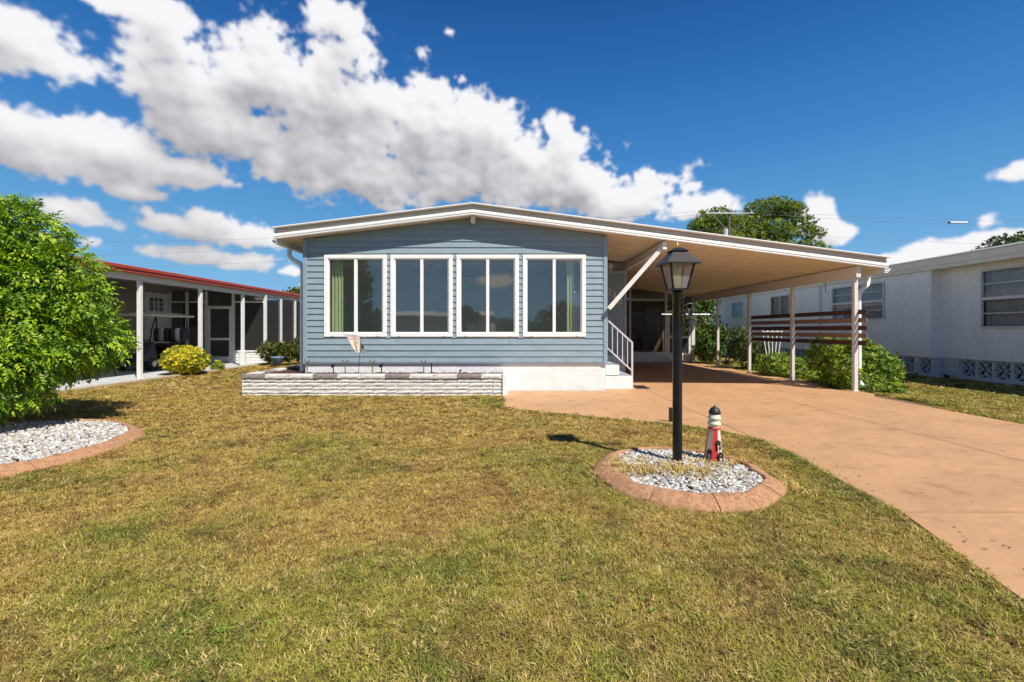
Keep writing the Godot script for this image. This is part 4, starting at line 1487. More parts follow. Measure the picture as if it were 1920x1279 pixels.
# ---------------------------------------------------------------- golf cart
func build_golf_cart() -> void:
	var t := thing("golf_cart", V(-12.35, 0.02, 16.1), "golf cart with beige roof and black seats striped white under the carport", "golf cart")
	# local: +z towards the street, +x towards the viewer's side
	var st := begin()
	st.set_smooth_group(0)
	var gn := 10
	for i in gn:
		for j in gn:
			var q := []
			for k in [[0, 0], [1, 0], [1, 1], [0, 1]]:
				var u := float(i + k[0]) / gn * 2.0 - 1.0
				var v := float(j + k[1]) / gn * 2.0 - 1.0
				q.append(Vector3(u * 0.64, 1.86 + 0.08 * (1.0 - pow(absf(u), 4.0)) * (1.0 - pow(absf(v), 4.0)), v * 1.02))
			quad(st, q[0], q[1], q[2], q[3])
	st.set_smooth_group(-1)
	cbox(st, Vector3(-0.65, 1.79, -1.03), Vector3(0.65, 1.862, 1.03), 0.03)
	obj("roof", st, M.cart_white, t)
	for s in [-1.0, 1.0]:
		part_tube("roof_strut", [Vector3(s * 0.55, 1.80, 0.72), Vector3(s * 0.56, 1.35, 0.92), Vector3(s * 0.56, 0.72, 1.05)], [0.022, 0.022, 0.022], M.black, t, 8)
		part_tube("roof_strut", [Vector3(s * 0.55, 1.80, -0.72), Vector3(s * 0.56, 1.0, -0.78)], [0.02, 0.02], M.black, t, 8)
	st = begin()
	box(st, Vector3(-0.54, 0.98, 0.985), Vector3(0.54, 1.02, 1.02))
	hexa(st, [Vector3(-0.62, 0.30, 0.72), Vector3(0.62, 0.30, 0.72), Vector3(0.55, 0.34, 1.35), Vector3(-0.55, 0.34, 1.35), Vector3(-0.60, 0.95, 0.86), Vector3(0.60, 0.95, 0.86), Vector3(0.45, 0.72, 1.33), Vector3(-0.45, 0.72, 1.33)])
	obj("cowl", st, M.vinyl, t)
	for s in [-1.0, 1.0]:
		part_box("headlight", Vector3(s * 0.30 - 0.08, 0.56, 1.335), Vector3(s * 0.30 + 0.08, 0.64, 1.36), M.frost, t, 0.01)
	part_box("floor_pan", Vector3(-0.60, 0.28, -0.40), Vector3(0.60, 0.33, 0.72), M.black, t, 0.01)
	part_box("side_rail", Vector3(0.601, 0.29, -0.75), Vector3(0.64, 0.35, 0.80), M.steel, t, 0.008)
	part_box("rear_body", Vector3(-0.60, 0.331, -1.15), Vector3(0.60, 0.70, -0.30), M.vinyl, t, 0.05)
	part_box("body_panel", Vector3(0.601, 0.36, -1.12), Vector3(0.62, 0.62, -0.95), M.cart_white, t, 0.006)
	part_box("seat", Vector3(-0.58, 0.70, -0.62), Vector3(0.58, 0.86, 0.02), M.vinyl, t, 0.05)
	for s in [-1.0, 1.0]:
		var b := node("backrest", t)
		for k in 3:
			part_box("white_stripe" if k == 1 else "cushion", Vector3(s * 0.29 - 0.27 + k * 0.18, 0.92, -0.82), Vector3(s * 0.29 - 0.27 + (k + 1) * 0.18 - 0.002, 1.40, -0.56), M.cart_white if k == 1 else M.vinyl, b, 0.05)
	st = begin()
	var wheel := []
	var rad := []
	for k in 19:
		var a := TAU * k / 18.0
		wheel.append(Vector3(-0.28 + cos(a) * 0.17, 1.02 + sin(a) * 0.12, 0.55 + sin(a) * 0.12))
		rad.append(0.014)
	tube(st, wheel, rad, 6, false)
	tube(st, [Vector3(-0.28, 1.02, 0.55), Vector3(-0.28, 0.72, 0.95)], [0.022, 0.022], 6)
	obj("steering_wheel", st, M.black, t)
	# rear step and rail
	part_box("rear_step", Vector3(-0.55, 0.36, -1.60), Vector3(0.55, 0.40, -1.16), M.steel, t, 0.008)
	for s in [-1.0, 1.0]:
		part_tube("grab_rail", [Vector3(s * 0.5, 0.40, -1.55), Vector3(s * 0.5, 0.98, -1.32), Vector3(s * 0.5, 1.0, -1.12)], [0.016, 0.016, 0.016], M.black, t, 6)
	for k in [[-0.52, 0.86], [0.52, 0.86], [-0.52, -0.82], [0.52, -0.82]]:
		var w := node("wheel", t)
		st = begin()
		tube(st, [Vector3(k[0] - 0.09, 0.23, k[1]), Vector3(k[0] - 0.07, 0.23, k[1]), Vector3(k[0] + 0.07, 0.23, k[1]), Vector3(k[0] + 0.09, 0.23, k[1])], [0.20, 0.23, 0.23, 0.20], 20)
		obj("tyre", st, M.rubber, w)
		st = begin()
		tube(st, [Vector3(k[0] + 0.05, 0.23, k[1]), Vector3(k[0] + 0.095, 0.23, k[1])], [0.12, 0.10], 14)
		obj("rim", st, M.steel, w)

# ---------------------------------------------------------------- white neighbour beyond the carport
func ribbed(d0: float, d1: float, x: float, y0: float, y1: float, m: Material, parent: Node) -> void:
	# vertical panel facing -x with narrow grooves
	var st := begin()
	var n := 4
	var w := (d1 - d0 - 0.004) / n
	for k in n:
		var a := d0 + k * w
		var b := a + w - 0.009
		hexa(st, [V(x + 0.003, y0, a + 0.004), V(x + 0.003, y0, b - 0.004), V(x + 0.012, y0, b), V(x + 0.012, y0, a), V(x + 0.003, y1, a + 0.004), V(x + 0.003, y1, b - 0.004), V(x + 0.012, y1, b), V(x + 0.012, y1, a)])
	obj("wall_panel", st, m, parent)

func awning_window(x: float, d0: float, d1: float, y0: float, y1: float, bars: int, parent: Node, drapes: bool) -> void:
	var w := node("window", parent)
	var st := begin()
	var f := 0.05
	var a := x - 0.035
	var b := x + 0.02
	box(st, V(a, y0, d0), V(b, y0 + f, d1))
	box(st, V(a, y1 - f, d0), V(b, y1, d1))
	box(st, V(a, y0 + f, d0), V(b, y1 - f, d0 + f))
	box(st, V(a, y0 + f, d1 - f), V(b, y1 - f, d1))
	obj("frame", st, M.rail, w)
	if bars > 0:
		for k in range(1, bars):
			var y := lerpf(y0, y1, float(k) / bars)
			var th := 0.035 if k == 2 and bars == 4 else 0.014
			part_box("glazing_bar", V(x - 0.03, y - th, d0 + f), V(x + 0.012, y + th, d1 - f), M.white_post if th > 0.02 else M.rail, w)
		for k in bars:
			var ya := lerpf(y0, y1, float(k) / bars) + 0.014
			var yb := lerpf(y0, y1, float(k + 1) / bars) - 0.014
			st = begin()
			quad(st, V(x - 0.012, ya, d0 + f), V(x - 0.012, ya, d1 - f), V(x - 0.004, yb, d1 - f), V(x - 0.004, yb, d0 + f))
			obj("pane", st, M.glass, w)
	else:
		part_box("mullion", V(x - 0.032, y0 + f, (d0 + d1) * 0.5 - 0.025), V(x + 0.014, y1 - f, (d0 + d1) * 0.5 + 0.025), M.rail, w)
		for k in 2:
			st = begin()
			var da := d0 + f if k == 0 else (d0 + d1) * 0.5 + 0.025
			var db := (d0 + d1) * 0.5 - 0.025 if k == 0 else d1 - f
			quad(st, V(x - 0.01, y0 + f, da), V(x - 0.01, y0 + f, db), V(x - 0.01, y1 - f, db), V(x - 0.01, y1 - f, da))
			obj("pane", st, M.glass, w)
	st = begin()
	st.set_smooth_group(0)
	var n := int((d1 - d0) / 0.03)
	for k in n:
		if not drapes:
			break
		var p := lerpf(d0, d1, float(k) / n)
		var q := lerpf(d0, d1, float(k + 1) / n)
		var xa := x + 0.12 + sin(p * 38.0) * 0.025 + sin(p * 11.0) * 0.01
		var xb := x + 0.12 + sin(q * 38.0) * 0.025 + sin(q * 11.0) * 0.01
		quad(st, V(xa, y0, p), V(xb, y0, q), V(xb, y1, q), V(xa, y1, p))
	if drapes:
		obj("drape", st, M.drape, w)
	else:
		part_box("blind", V(x + 0.2, y0, d0), V(x + 0.22, y1, d1), M.drape, w)

func build_east_neighbour() -> void:
	var t := thing("white_home", Vector3.ZERO, "white ribbed-metal neighbouring home on pierced breeze blocks beyond the carport", "house")
	var X := 12.05
	var X2 := 12.36
	var J := 13.35
	# windows: d0, d1, y0, y1, bars, wall plane
	var wins := [[9.6, 12.22, 1.40, 2.93, 4, X2, true], [15.0, 17.45, 1.70, 2.93, 4, X, true], [20.1, 21.6, 1.92, 2.91, 0, X, true], [24.2, 25.4, 2.0, 2.86, 3, X, false]]
	# panels
	var d := 7.2
	var n := 0
	while d < 27.0:
		var e := minf(d + 0.42, 27.0)
		if d < J and e > J:
			e = J
		var x := X2 if d < J - 0.01 else X
		var top := 3.14 if x == X2 else 3.06
		var hit = null
		for w in wins:
			if e > w[0] + 0.001 and d < w[1] - 0.001:
				hit = w
		if hit != null:
			if d < hit[0] - 0.02:
				e = hit[0]
				hit = null
			elif e > hit[1]:
				e = hit[1]
		var m = M.panel if n % 3 else M.panel_b
		if hit != null:
			ribbed(d, e, x, 0.56, hit[2], m, t)
			ribbed(d, e, x, hit[3], top, m, t)
		else:
			ribbed(d, e, x, 0.56, top, m, t)
		n += 1
		d = e
	for w in wins:
		awning_window(w[5], w[0], w[1], w[2], w[3], w[4], t, w[6])
	# body behind the panels with openings left for the windows
	var st := begin()
	for seg in [[7.2, 9.6, X2], [12.22, J, X2], [J, 15.0, X], [17.45, 20.1, X], [21.6, 24.2, X], [25.4, 27.0, X]]:
		box(st, V(seg[2] + 0.012, 0.56, seg[0]), V(seg[2] + 0.06, 3.3, seg[1]))
	for w in wins:
		box(st, V(w[5] + 0.012, 0.56, w[0]), V(w[5] + 0.06, w[2], w[1]))
		box(st, V(w[5] + 0.012, w[3], w[0]), V(w[5] + 0.06, 3.3, w[1]))
	obj("wall_body", st, M.panel, t)
	part_box("inner_wall", V(X + 2.5, 0.3, 7.2), V(X + 2.6, 3.3, 27.0), M.wood_panelling, t)
	part_box("floor_pan", V(X2 + 0.2, 0.42, 7.2), V(X + 3.4, 0.54, 27.0), M.wood_panelling, t)
	part_box("end_wall", V(X + 0.02, 0.3, 27.0), V(X + 3.5, 3.3, 27.1), M.panel, t)
	part_box("end_wall", V(X2 + 0.02, 0.3, 7.08), V(X + 3.5, 3.3, 7.18), M.panel, t)
	part_box("return_wall", V(X, 0.56, J - 0.02), V(X2 + 0.05, 3.14, J - 0.001), M.panel_b, t)
	part_box("corner_trim", V(X - 0.012, 0.56, J - 0.03), V(X + 0.03, 3.06, J + 0.03), M.panel_b, t)
	part_tube("conduit", [V(X - 0.03, 0.4, 18.1), V(X - 0.03, 3.05, 18.1)], [0.018, 0.018], M.rail, t)
	# roof edge
	st = begin()
	sweep(st, V(X - 0.02, 3.07, 7.0), V(X - 0.02, 3.07, 27.2), [Vector2(0, 0), Vector2(0.03, 0.0), Vector2(0.035, 0.10), Vector2(0.05, 0.12), Vector2(0.05, 0.30), Vector2(0.0, 0.30)], Vector3(-1, 0, 0))
	obj("fascia_board", st, M.cream, t)
	st = begin()
	sweep(st, V(X - 0.02, 3.375, 6.95), V(X - 0.02, 3.375, 27.25), [Vector2(-0.1, 0), Vector2(0.08, 0.0), Vector2(0.09, 0.03), Vector2(0.07, 0.05), Vector2(-0.1, 0.06)], Vector3(-1, 0, 0))
	obj("drip_edge", st, M.panel, t)
	part_box("soffit", V(X - 0.02, 3.142, 7.0), V(X2 + 0.1, 3.17, J), M.cream, t)
	st = begin()
	hexa(st, [V(X + 0.08, 3.35, 6.95), V(X + 4.0, 3.62, 6.95), V(X + 4.0, 3.62, 27.25), V(X + 0.08, 3.35, 27.25), V(X + 0.08, 3.43, 6.95), V(X + 4.0, 3.72, 6.95), V(X + 4.0, 3.72, 27.25), V(X + 0.08, 3.43, 27.25)])
	obj("roof_deck", st, M.shingle, t)
	# pierced blocks: frame and four petals, dark void behind
	st = begin()
	var S := 0.44
	var y0 := 0.07
	var hB := 0.486
	for q in [[0.0, 0.035, 0.0, hB], [S - 0.039, S - 0.004, 0.0, hB], [0.035, S - 0.039, 0.0, 0.03], [0.035, S - 0.039, hB - 0.03, hB]]:
		box(st, V(0.0, q[2], q[0]), V(0.12, q[3], q[1]))
	var c := Vector2(S * 0.5 - 0.002, hB * 0.5)
	for k in 4:
		var corner := Vector2(0.03 if k % 2 == 0 else S - 0.034, 0.03 if k < 2 else hB - 0.03)
		for s in [-1.0, 1.0]:
			var dir := (corner - c)
			var nrm: Vector2 = Vector2(-dir.y, dir.x) * 0.26 * s
			var prev := c
			for j in range(1, 6):
				var u := j / 5.0
				var p: Vector2 = c + dir * u + nrm * sin(u * PI)
				bar(st, V(0.055, prev.y, prev.x), V(0.055, p.y, p.x), 0.028, 0.09, Vector3.RIGHT)
				prev = p
	st.generate_normals()
	var bm := st.commit()
	d = 7.3
	n = 0
	while d < 26.8:
		if d + S > J - 0.48 and d < J - 0.02:
			d = J
		var x := X2 if d < J - 0.3 else X
		var o := put("breeze_block", bm, M.breeze, t)
		o.position = V(x + 0.04, y0, d)
		d += S
		n += 1
		if n % 5 == 3:
			part_box("pier_block", V(x + 0.03, 0.0, d), V(x + 0.17, 0.54, d + 0.12), M.breeze, t, 0.008)
			d += 0.124
	part_box("pier_block", V(X2 + 0.02, 0.07, J - 0.50), V(X2 + 0.15, 0.556, J - 0.03), M.breeze, t, 0.008)
	part_box("pier_block", V(X + 0.015, 0.07, J - 0.028), V(X2 + 0.15, 0.556, J - 0.001), M.breeze, t, 0.004)
	part_box("footing", V(X + 0.03, -0.05, J - 0.2), V(X + 0.2, 0.069, 27.0), M.breeze, t)
	part_box("footing", V(X2 + 0.03, -0.05, 7.2), V(X2 + 0.2, 0.069, J - 0.21), M.breeze, t)
	part_box("skirt_wall", V(X + 3.35, -0.05, 7.2), V(X + 3.5, 0.55, 27.0), M.breeze, t)
	part_box("skirt_wall", V(X2 + 0.21, -0.05, 7.1), V(X + 3.34, 0.55, 7.19), M.breeze, t)
	part_box("skirt_wall", V(X + 0.21, -0.05, 27.01), V(X + 3.34, 0.55, 27.1), M.breeze, t)

# ---------------------------------------------------------------- plants
# compound leaf along +z, leaflets paired; its upper side is +y
func spray(n: int, l: float, w: float, lw: float, sd: int, droop := 0.25) -> ArrayMesh:
	var r := RandomNumberGenerator.new()
	r.seed = sd
	var st := begin()
	var pts := []
	for i in n + 1:
		var u := float(i) / n
		pts.append(Vector3(0, -droop * l * u * u, l * u))
	for i in range(1, n + 1):
		var u := float(i) / n
		for s in [-1.0, 1.0]:
			if i == n and s > 0.0:
				continue
			var dir := Vector3(s * 0.85, r.randf_range(-0.45, 0.05), 0.62) if i < n else Vector3(0, -0.35, 1)
			dir = dir.normalized()
			var nr := (Vector3.UP + Vector3(r.randf_range(-0.4, 0.4), 0, r.randf_range(-0.4, 0.4))).normalized()
			nr = (nr - dir * nr.dot(dir)).normalized()
			leaf(st, pts[i], dir, nr, w * r.randf_range(0.8, 1.15), lw * r.randf_range(0.8, 1.1), 0.22)
	st.generate_normals()
	return st.commit()

# a rosette or cluster of n leaves pointing round +z
func cluster(n: int, l: float, w: float, spread: float, sd: int) -> ArrayMesh:
	var r := RandomNumberGenerator.new()
	r.seed = sd
	var st := begin()
	for i in n:
		var a := TAU * i / n + r.randf_range(-0.5, 0.5)
		var s := spread * r.randf_range(0.5, 1.2)
		var dir := Vector3(cos(a) * s, sin(a) * s, 1).normalized()
		var nr := Vector3(-cos(a), -sin(a), s).normalized()
		leaf(st, dir * l * 0.08 + Vector3(0, 0, r.randf_range(-0.3, 0.1) * l), dir, nr, l * r.randf_range(0.7, 1.1), w * r.randf_range(0.8, 1.15), 0.2)
	st.generate_normals()
	return st.commit()

# crown of leaf pieces filling lobes [centre, radii]; shell biased outwards
func foliage(called: String, parent: Node, lobes: Array, count: int, meshes: Array, palette: Array, size: float, droop: float, shell := 0.55, floor_y := -9.0) -> void:
	var vol := []
	var total := 0.0
	for lb in lobes:
		var q: Vector3 = lb[1]
		total += pow(q.x * q.y * q.z, 0.67)
		vol.append(total)
	var sets := []
	for k in meshes.size():
		sets.append([[], PackedColorArray()])
	var made := 0
	var tries := 0
	while made < count and tries < count * 6:
		tries += 1
		var pick := rng.randf() * total
		var li := 0
		while li < vol.size() - 1 and vol[li] < pick:
			li += 1
		var c: Vector3 = lobes[li][0]
		var q: Vector3 = lobes[li][1]
		var dir := rand_dir()
		var rr := pow(lerpf(shell * shell * shell, 1.0, rng.randf()), 0.333) * rng.randf_range(0.88, 1.06)
		var p := c + dir * q * rr
		if p.y < floor_y:
			continue
		# drop pieces that lie deep inside another lobe
		var inside := false
		for lb in lobes:
			var e: Vector3 = (p - lb[0]) / lb[1]
			if e.length() < shell * 0.9:
				inside = true
				break
		if inside:
			continue
		var nrm := (dir / q).normalized()
		var out := (nrm * 1.0 + rand_dir() * 0.55 + Vector3.DOWN * droop).normalized()
		var k := rng.randi() % meshes.size()
		var s := size * rng.randf_range(0.7, 1.25)
		sets[k][0].append(Transform3D(facing(out, rng.randf_range(-0.7, 0.7)).scaled(Vector3(s, s, s)), p))
		var a: Color = palette[rng.randi() % palette.size()]
		var b: Color = palette[rng.randi() % palette.size()]
		sets[k][1].append(a.lerp(b, rng.randf()) * rng.randf_range(0.8, 1.2))
		made += 1
	for k in meshes.size():
		if sets[k][0].size():
			var o := scatter(called, meshes[k], M.leaves, sets[k][0], sets[k][1], parent)
			o.set_meta("kind", "stuff")

func stems(parent: Node, base: Vector3, tops: Array, r0: float, called := "stem", m: Material = null) -> void:
	for p in tops:
		var mid: Vector3 = base.lerp(p, 0.5) + Vector3(rng.randf_range(-0.1, 0.1), 0.05, rng.randf_range(-0.1, 0.1)) * base.distance_to(p)
		part_tube(called, [base, mid, p], [r0, r0 * 0.7, r0 * 0.35], m if m else M.bark, parent, 7)

func build_plants() -> void:
	# bushy tree by the lawn
	var t := thing("bushy_tree", V(-7.38, 0.0, 6.3), "bushy bright green tree with drooping compound leaves beside the lawn", "tree")
	part_tube("trunk", [Vector3(0, -0.05, 0), Vector3(0.05, 0.5, 0.02), Vector3(0.0, 1.2, 0.0), Vector3(0.05, 2.2, 0.0)], [0.09, 0.075, 0.055, 0.02], M.bark, t, 10)
	var lobes := []
	var anchors := [[0.0, 2.35, 0.0, 0.85, 0.75], [0.35, 2.78, 0.2, 0.35, 0.36], [-0.7, 2.3, 0.2, 0.7, 0.6], [0.75, 2.0, 0.3, 0.6, 0.5], [1.0, 1.5, 0.2, 0.58, 0.42], [0.9, 1.05, 0.35, 0.65, 0.42], [1.25, 1.25, -0.2, 0.45, 0.3], [0.35, 1.4, 0.8, 0.75, 0.55], [0.55, 0.8, 0.75, 0.7, 0.40], [-0.3, 0.75, 1.05, 0.75, 0.45], [0.0, 1.8, 0.85, 0.65, 0.5], [-0.9, 1.5, 0.6, 0.8, 0.7], [-0.8, 0.85, 0.5, 0.8, 0.5], [-0.4, 1.4, -0.8, 0.9, 0.7], [0.5, 1.3, -0.8, 0.8, 0.6], [0.75, 0.62, 0.35, 0.55, 0.28], [0.2, 2.0, -0.6, 0.7, 0.6], [0.15, 0.55, 1.25, 0.5, 0.28], [1.38, 1.62, 0.05, 0.22, 0.14], [0.75, 2.5, 0.1, 0.5, 0.42], [0.1, 2.95, 0.1, 0.55, 0.4], [1.05, 2.05, 0.1, 0.42, 0.36], [1.2, 2.3, 0.0, 0.45, 0.36], [0.75, 2.85, 0.05, 0.48, 0.36], [0.3, 3.15, 0.0, 0.42, 0.32], [1.5, 1.9, 0.0, 0.32, 0.26]]
	for a in anchors:
		lobes.append([Vector3(a[0], a[1] * 0.94, a[2]), Vector3(a[3], a[4] * 0.95, a[3])])
	var tops := []
	for a in anchors:
		tops.append(Vector3(a[0], a[1] * 0.94, a[2]))
	stems(t, Vector3(0.02, 0.9, 0), tops, 0.03, "branch")
	foliage("crown", t, lobes, 12500, [spray(4, 0.16, 0.085, 0.034, 1, 0.35), spray(5, 0.19, 0.08, 0.032, 2, 0.4), spray(3, 0.13, 0.09, 0.036, 3, 0.3)], [Color(0.14, 0.27, 0.010), Color(0.24, 0.41, 0.014), Color(0.38, 0.50, 0.02), Color(0.09, 0.20, 0.010)], 0.95, 0.42, 0.62)
	# yellow shrub and a small tuft on the neighbour's slab edge
	var y := thing("yellow_shrub", V(-9.85, 0.02, 14.0), "round clipped yellow-green shrub in front of the golf cart", "shrub")
	stems(y, Vector3.ZERO, [Vector3(-0.2, 0.4, 0.1), Vector3(0.2, 0.45, 0), Vector3(0, 0.5, -0.2)], 0.025)
	foliage("foliage", y, [[Vector3(0, 0.42, 0), Vector3(0.58, 0.40, 0.58)]], 1500, [cluster(7, 0.12, 0.045, 0.9, 5), cluster(6, 0.11, 0.05, 1.1, 6)], [Color(0.68, 0.56, 0.03), Color(0.78, 0.66, 0.05), Color(0.48, 0.46, 0.03), Color(0.16, 0.24, 0.02)], 0.9, 0.05, 0.75, 0.02)
	y = thing("yellow_tuft", V(-9.85, 0.03, 15.5), "tiny yellow-green tuft beside the round yellow shrub", "plant")
	foliage("foliage", y, [[Vector3(0, 0.10, 0), Vector3(0.17, 0.12, 0.17)]], 90, [cluster(7, 0.12, 0.04, 0.9, 7)], [Color(0.42, 0.42, 0.03), Color(0.16, 0.25, 0.02)], 0.9, -0.2, 0.3)
	# porch plants beyond the planter
	y = thing("porch_shrub", V(-9.15, 0.0, 17.9), "olive leafy shrub against the neighbour's screened porch", "shrub")
	stems(y, Vector3.ZERO, [Vector3(-0.2, 0.5, 0.1), Vector3(0.25, 0.55, 0)], 0.02)
	foliage("foliage", y, [[Vector3(-0.1, 0.5, 0), Vector3(0.5, 0.34, 0.4)], [Vector3(0.45, 0.5, 0.1), Vector3(0.35, 0.36, 0.3)]], 420, [cluster(6, 0.17, 0.06, 0.9, 8)], [Color(0.20, 0.19, 0.03), Color(0.10, 0.13, 0.03), Color(0.06, 0.09, 0.025)], 0.95, 0.0, 0.3)
	y = thing("porch_shrub", V(-8.35, 0.0, 18.2), "taller olive shrub behind the corner of the brick planter", "shrub")
	stems(y, Vector3.ZERO, [Vector3(-0.1, 0.6, 0.1), Vector3(0.15, 0.6, 0)], 0.02)
	foliage("foliage", y, [[Vector3(0, 0.58, 0), Vector3(0.36, 0.38, 0.36)]], 260, [cluster(6, 0.16, 0.055, 0.9, 9)], [Color(0.14, 0.14, 0.03), Color(0.08, 0.11, 0.03)], 0.95, 0.0, 0.3)
	var pot := thing("blue_pot", V(-8.75, 0.0, 17.3), "blue glazed pot set among the porch shrubs", "pot")
	var st := begin()
	lathe(st, Vector3.ZERO, [[0.0, 0.0], [0.14, 0.0], [0.22, 0.30], [0.24, 0.32], [0.24, 0.36], [0.20, 0.36], [0.19, 0.30], [0.0, 0.30]], 18)
	obj("pot_body", st, mat(0.12, 0.22, 0.36, 0.35), pot)
	# shrubs along the carport
	var greens := [Color(0.15, 0.26, 0.02), Color(0.24, 0.36, 0.02), Color(0.08, 0.16, 0.015), Color(0.38, 0.43, 0.05)]
	shrub("carport_shrub", V(8.25, 0, 11.2), "large glossy green shrub behind the privacy slats and downspout", [[0.0, 0.6, 0.0, 0.65, 0.5], [-0.45, 0.75, -0.3, 0.45, 0.42], [0.35, 0.45, 0.3, 0.5, 0.42], [0.05, 0.95, 0.0, 0.35, 0.25], [-0.5, 0.35, 0.4, 0.5, 0.35], [0.5, 0.85, -0.2, 0.2, 0.22], [0.2, 0.2, 0.5, 0.4, 0.22]], 1900, greens, 0.10, 0.042)
	shrub("carport_shrub", V(8.0, 0, 14.0), "low rounded green shrub between the white trellis and the big shrub", [[0.0, 0.35, 0.0, 0.55, 0.35], [-0.3, 0.22, 0.4, 0.4, 0.25], [0.4, 0.28, 0.3, 0.45, 0.3]], 900, greens, 0.09, 0.04)
	shrub("carport_shrub", V(8.05, 0, 16.2), "open twiggy green shrub behind the third carport post", [[0.0, 0.75, 0.0, 0.5, 0.5], [-0.1, 1.15, 0.0, 0.35, 0.3], [0.5, 0.6, 0.2, 0.45, 0.42], [0.3, 0.3, 0.4, 0.5, 0.3]], 850, [Color(0.08, 0.14, 0.02), Color(0.12, 0.19, 0.025), Color(0.10, 0.09, 0.03)], 0.10, 0.04)
	shrub("carport_shrub", V(7.95, 0, 18.6), "dark green shrub beside the white home's far windows", [[0.0, 0.7, 0.0, 0.6, 0.6], [0.3, 1.2, 0.1, 0.4, 0.4]], 700, [Color(0.06, 0.12, 0.02), Color(0.10, 0.17, 0.02)], 0.11, 0.045)
	# ground cover
	for k in [[8.1, 12.7, "low creeping green plant under the privacy slats by the second post"], [7.8, 10.6, "trailing ground cover around the foot of the downspout"], [8.4, 15.2, "low creeping green plant at the foot of the trellis"]]:
		shrub("ground_cover", V(k[0], 0, k[1]), k[2], [[0.0, 0.10, 0.0, 0.5, 0.14], [0.3, 0.08, 0.5, 0.4, 0.12], [-0.1, 0.08, -0.5, 0.35, 0.12]], 480, greens, 0.07, 0.035)
	# red-leaved cordylines by the screen room
	for k in [[7.95, 19.3, "spiky red-leaved plant at the corner of the screen room"], [8.0, 17.3, "dark maroon spiky plant near the fourth carport post"]]:
		var c := thing("red_leaf_plant", V(k[0], 0.0, k[1]), k[2], "plant")
		st = begin()
		for j in 34:
			var a := rng.randf() * TAU
			var s := rng.randf_range(0.4, 1.6)
			var dir := Vector3(cos(a) * s, 1.0, sin(a) * s).normalized()
			leaf(st, Vector3(rng.randf_range(-0.15, 0.15), 0.02, rng.randf_range(-0.15, 0.15)), dir, Vector3(-cos(a), s, -sin(a)).normalized(), rng.randf_range(0.3, 0.55), 0.055, 0.25)
		obj("leaves", st, worn(0.13, 0.045, 0.03, 0.5, 3.0, 0.6, 70, 0.0, 0.05) if k[1] > 18 else worn(0.05, 0.018, 0.02, 0.5, 3.0, 0.6, 71, 0.0, 0.05), c)
	# fan trellis
	var tr := thing("fan_trellis", V(8.42, 0.0, 15.0), "white wooden fan trellis among the shrubs beside the carport", "trellis")
	for k in 5:
		var u := (k - 2) / 2.0
		part_bar("lath", Vector3(u * 0.10, 0.0, 0.0), Vector3(u * 0.32, 1.36, 0.0), 0.022, 0.012, M.white, tr)
	for k in [[0.55, 0.18], [1.30, 0.31]]:
		part_box("cross_lath", Vector3(-k[1], k[0] - 0.009, 0.009), Vector3(k[1], k[0] + 0.009, 0.022), M.white, tr)
	# hedge behind the carport
	shrub("hedge", V(8.9, 0, 24.5), "tall sunlit green hedge seen through the back of the carport", [[0.0, 0.9, 0.0, 0.9, 0.9], [-0.3, 1.9, 0.0, 0.8, 0.8], [0.6, 1.6, 0.2, 0.8, 0.9], [0.1, 2.8, 0.0, 0.8, 0.7], [1.0, 0.7, 0.1, 0.7, 0.7], [0.8, 2.9, 0.1, 0.8, 0.8], [-0.6, 3.1, 0.2, 0.8, 0.7]], 3200, [Color(0.13, 0.22, 0.02), Color(0.20, 0.28, 0.03), Color(0.07, 0.12, 0.02)], 0.14, 0.06)
	shrub("hedge", V(10.4, 0, 25.5), "green hedge between the carport and the white home's far end", [[0.0, 0.9, 0.0, 0.9, 0.9], [0.2, 2.0, 0.0, 0.8, 0.9], [0.6, 1.0, 0.2, 0.8, 0.9], [0.0, 3.2, 0.0, 1.0, 0.8], [-0.6, 2.4, 0.0, 0.8, 0.9]], 2200, [Color(0.13, 0.22, 0.02), Color(0.20, 0.28, 0.03), Color(0.07, 0.12, 0.02)], 0.14, 0.06)

func shrub(called: String, at: Vector3, label: String, lobes_: Array, count: int, palette: Array, l: float, w: float) -> void:
	var t := thing(called, at, label, "hedge" if called == "hedge" else ("ground cover" if called == "ground_cover" else "shrub"))
	var lobes := []
	var tops := []
	for a in lobes_:
		lobes.append([Vector3(a[0], a[1], a[2]), Vector3(a[3], a[4], a[3])])
		tops.append(Vector3(a[0], a[1], a[2]))
	stems(t, Vector3(0, 0.0, 0), tops, 0.018)
	foliage("foliage", t, lobes, count, [cluster(7, l, w, 0.9, count), cluster(6, l, w, 1.2, count + 1)], palette, 1.0, -0.1, 0.5, 0.02)

# ---------------------------------------------------------------- far trees, pole and wires
func far_tree(called: String, at: Vector3, label: String, h: float, trunk_r: float, lobes_: Array, count: int, palette: Array, l: float, w: float, shell := 0.35, group := "") -> void:
	var t := thing(called, at, label, "tree", group)
	part_tube("trunk", [Vector3.ZERO, Vector3(0.1, h * 0.35, 0), Vector3(-0.1, h * 0.6, 0.1), Vector3(0, h * 0.8, 0)], [trunk_r, trunk_r * 0.8, trunk_r * 0.55, trunk_r * 0.2], M.bark, t, 9)
	var lobes := []
	var tops := []
	for a in lobes_:
		lobes.append([Vector3(a[0], a[1], a[2]), Vector3(a[3], a[4], a[3])])
		tops.append(Vector3(a[0], a[1] - a[4] * 0.3, a[2]))
	stems(t, Vector3(-0.05, h * 0.52, 0.05), tops, trunk_r * 0.4, "limb")
	foliage("crown", t, lobes, count, [cluster(9, l, w, 1.1, count), cluster(8, l, w, 0.8, count + 3)], palette, 1.0, -0.15, shell)

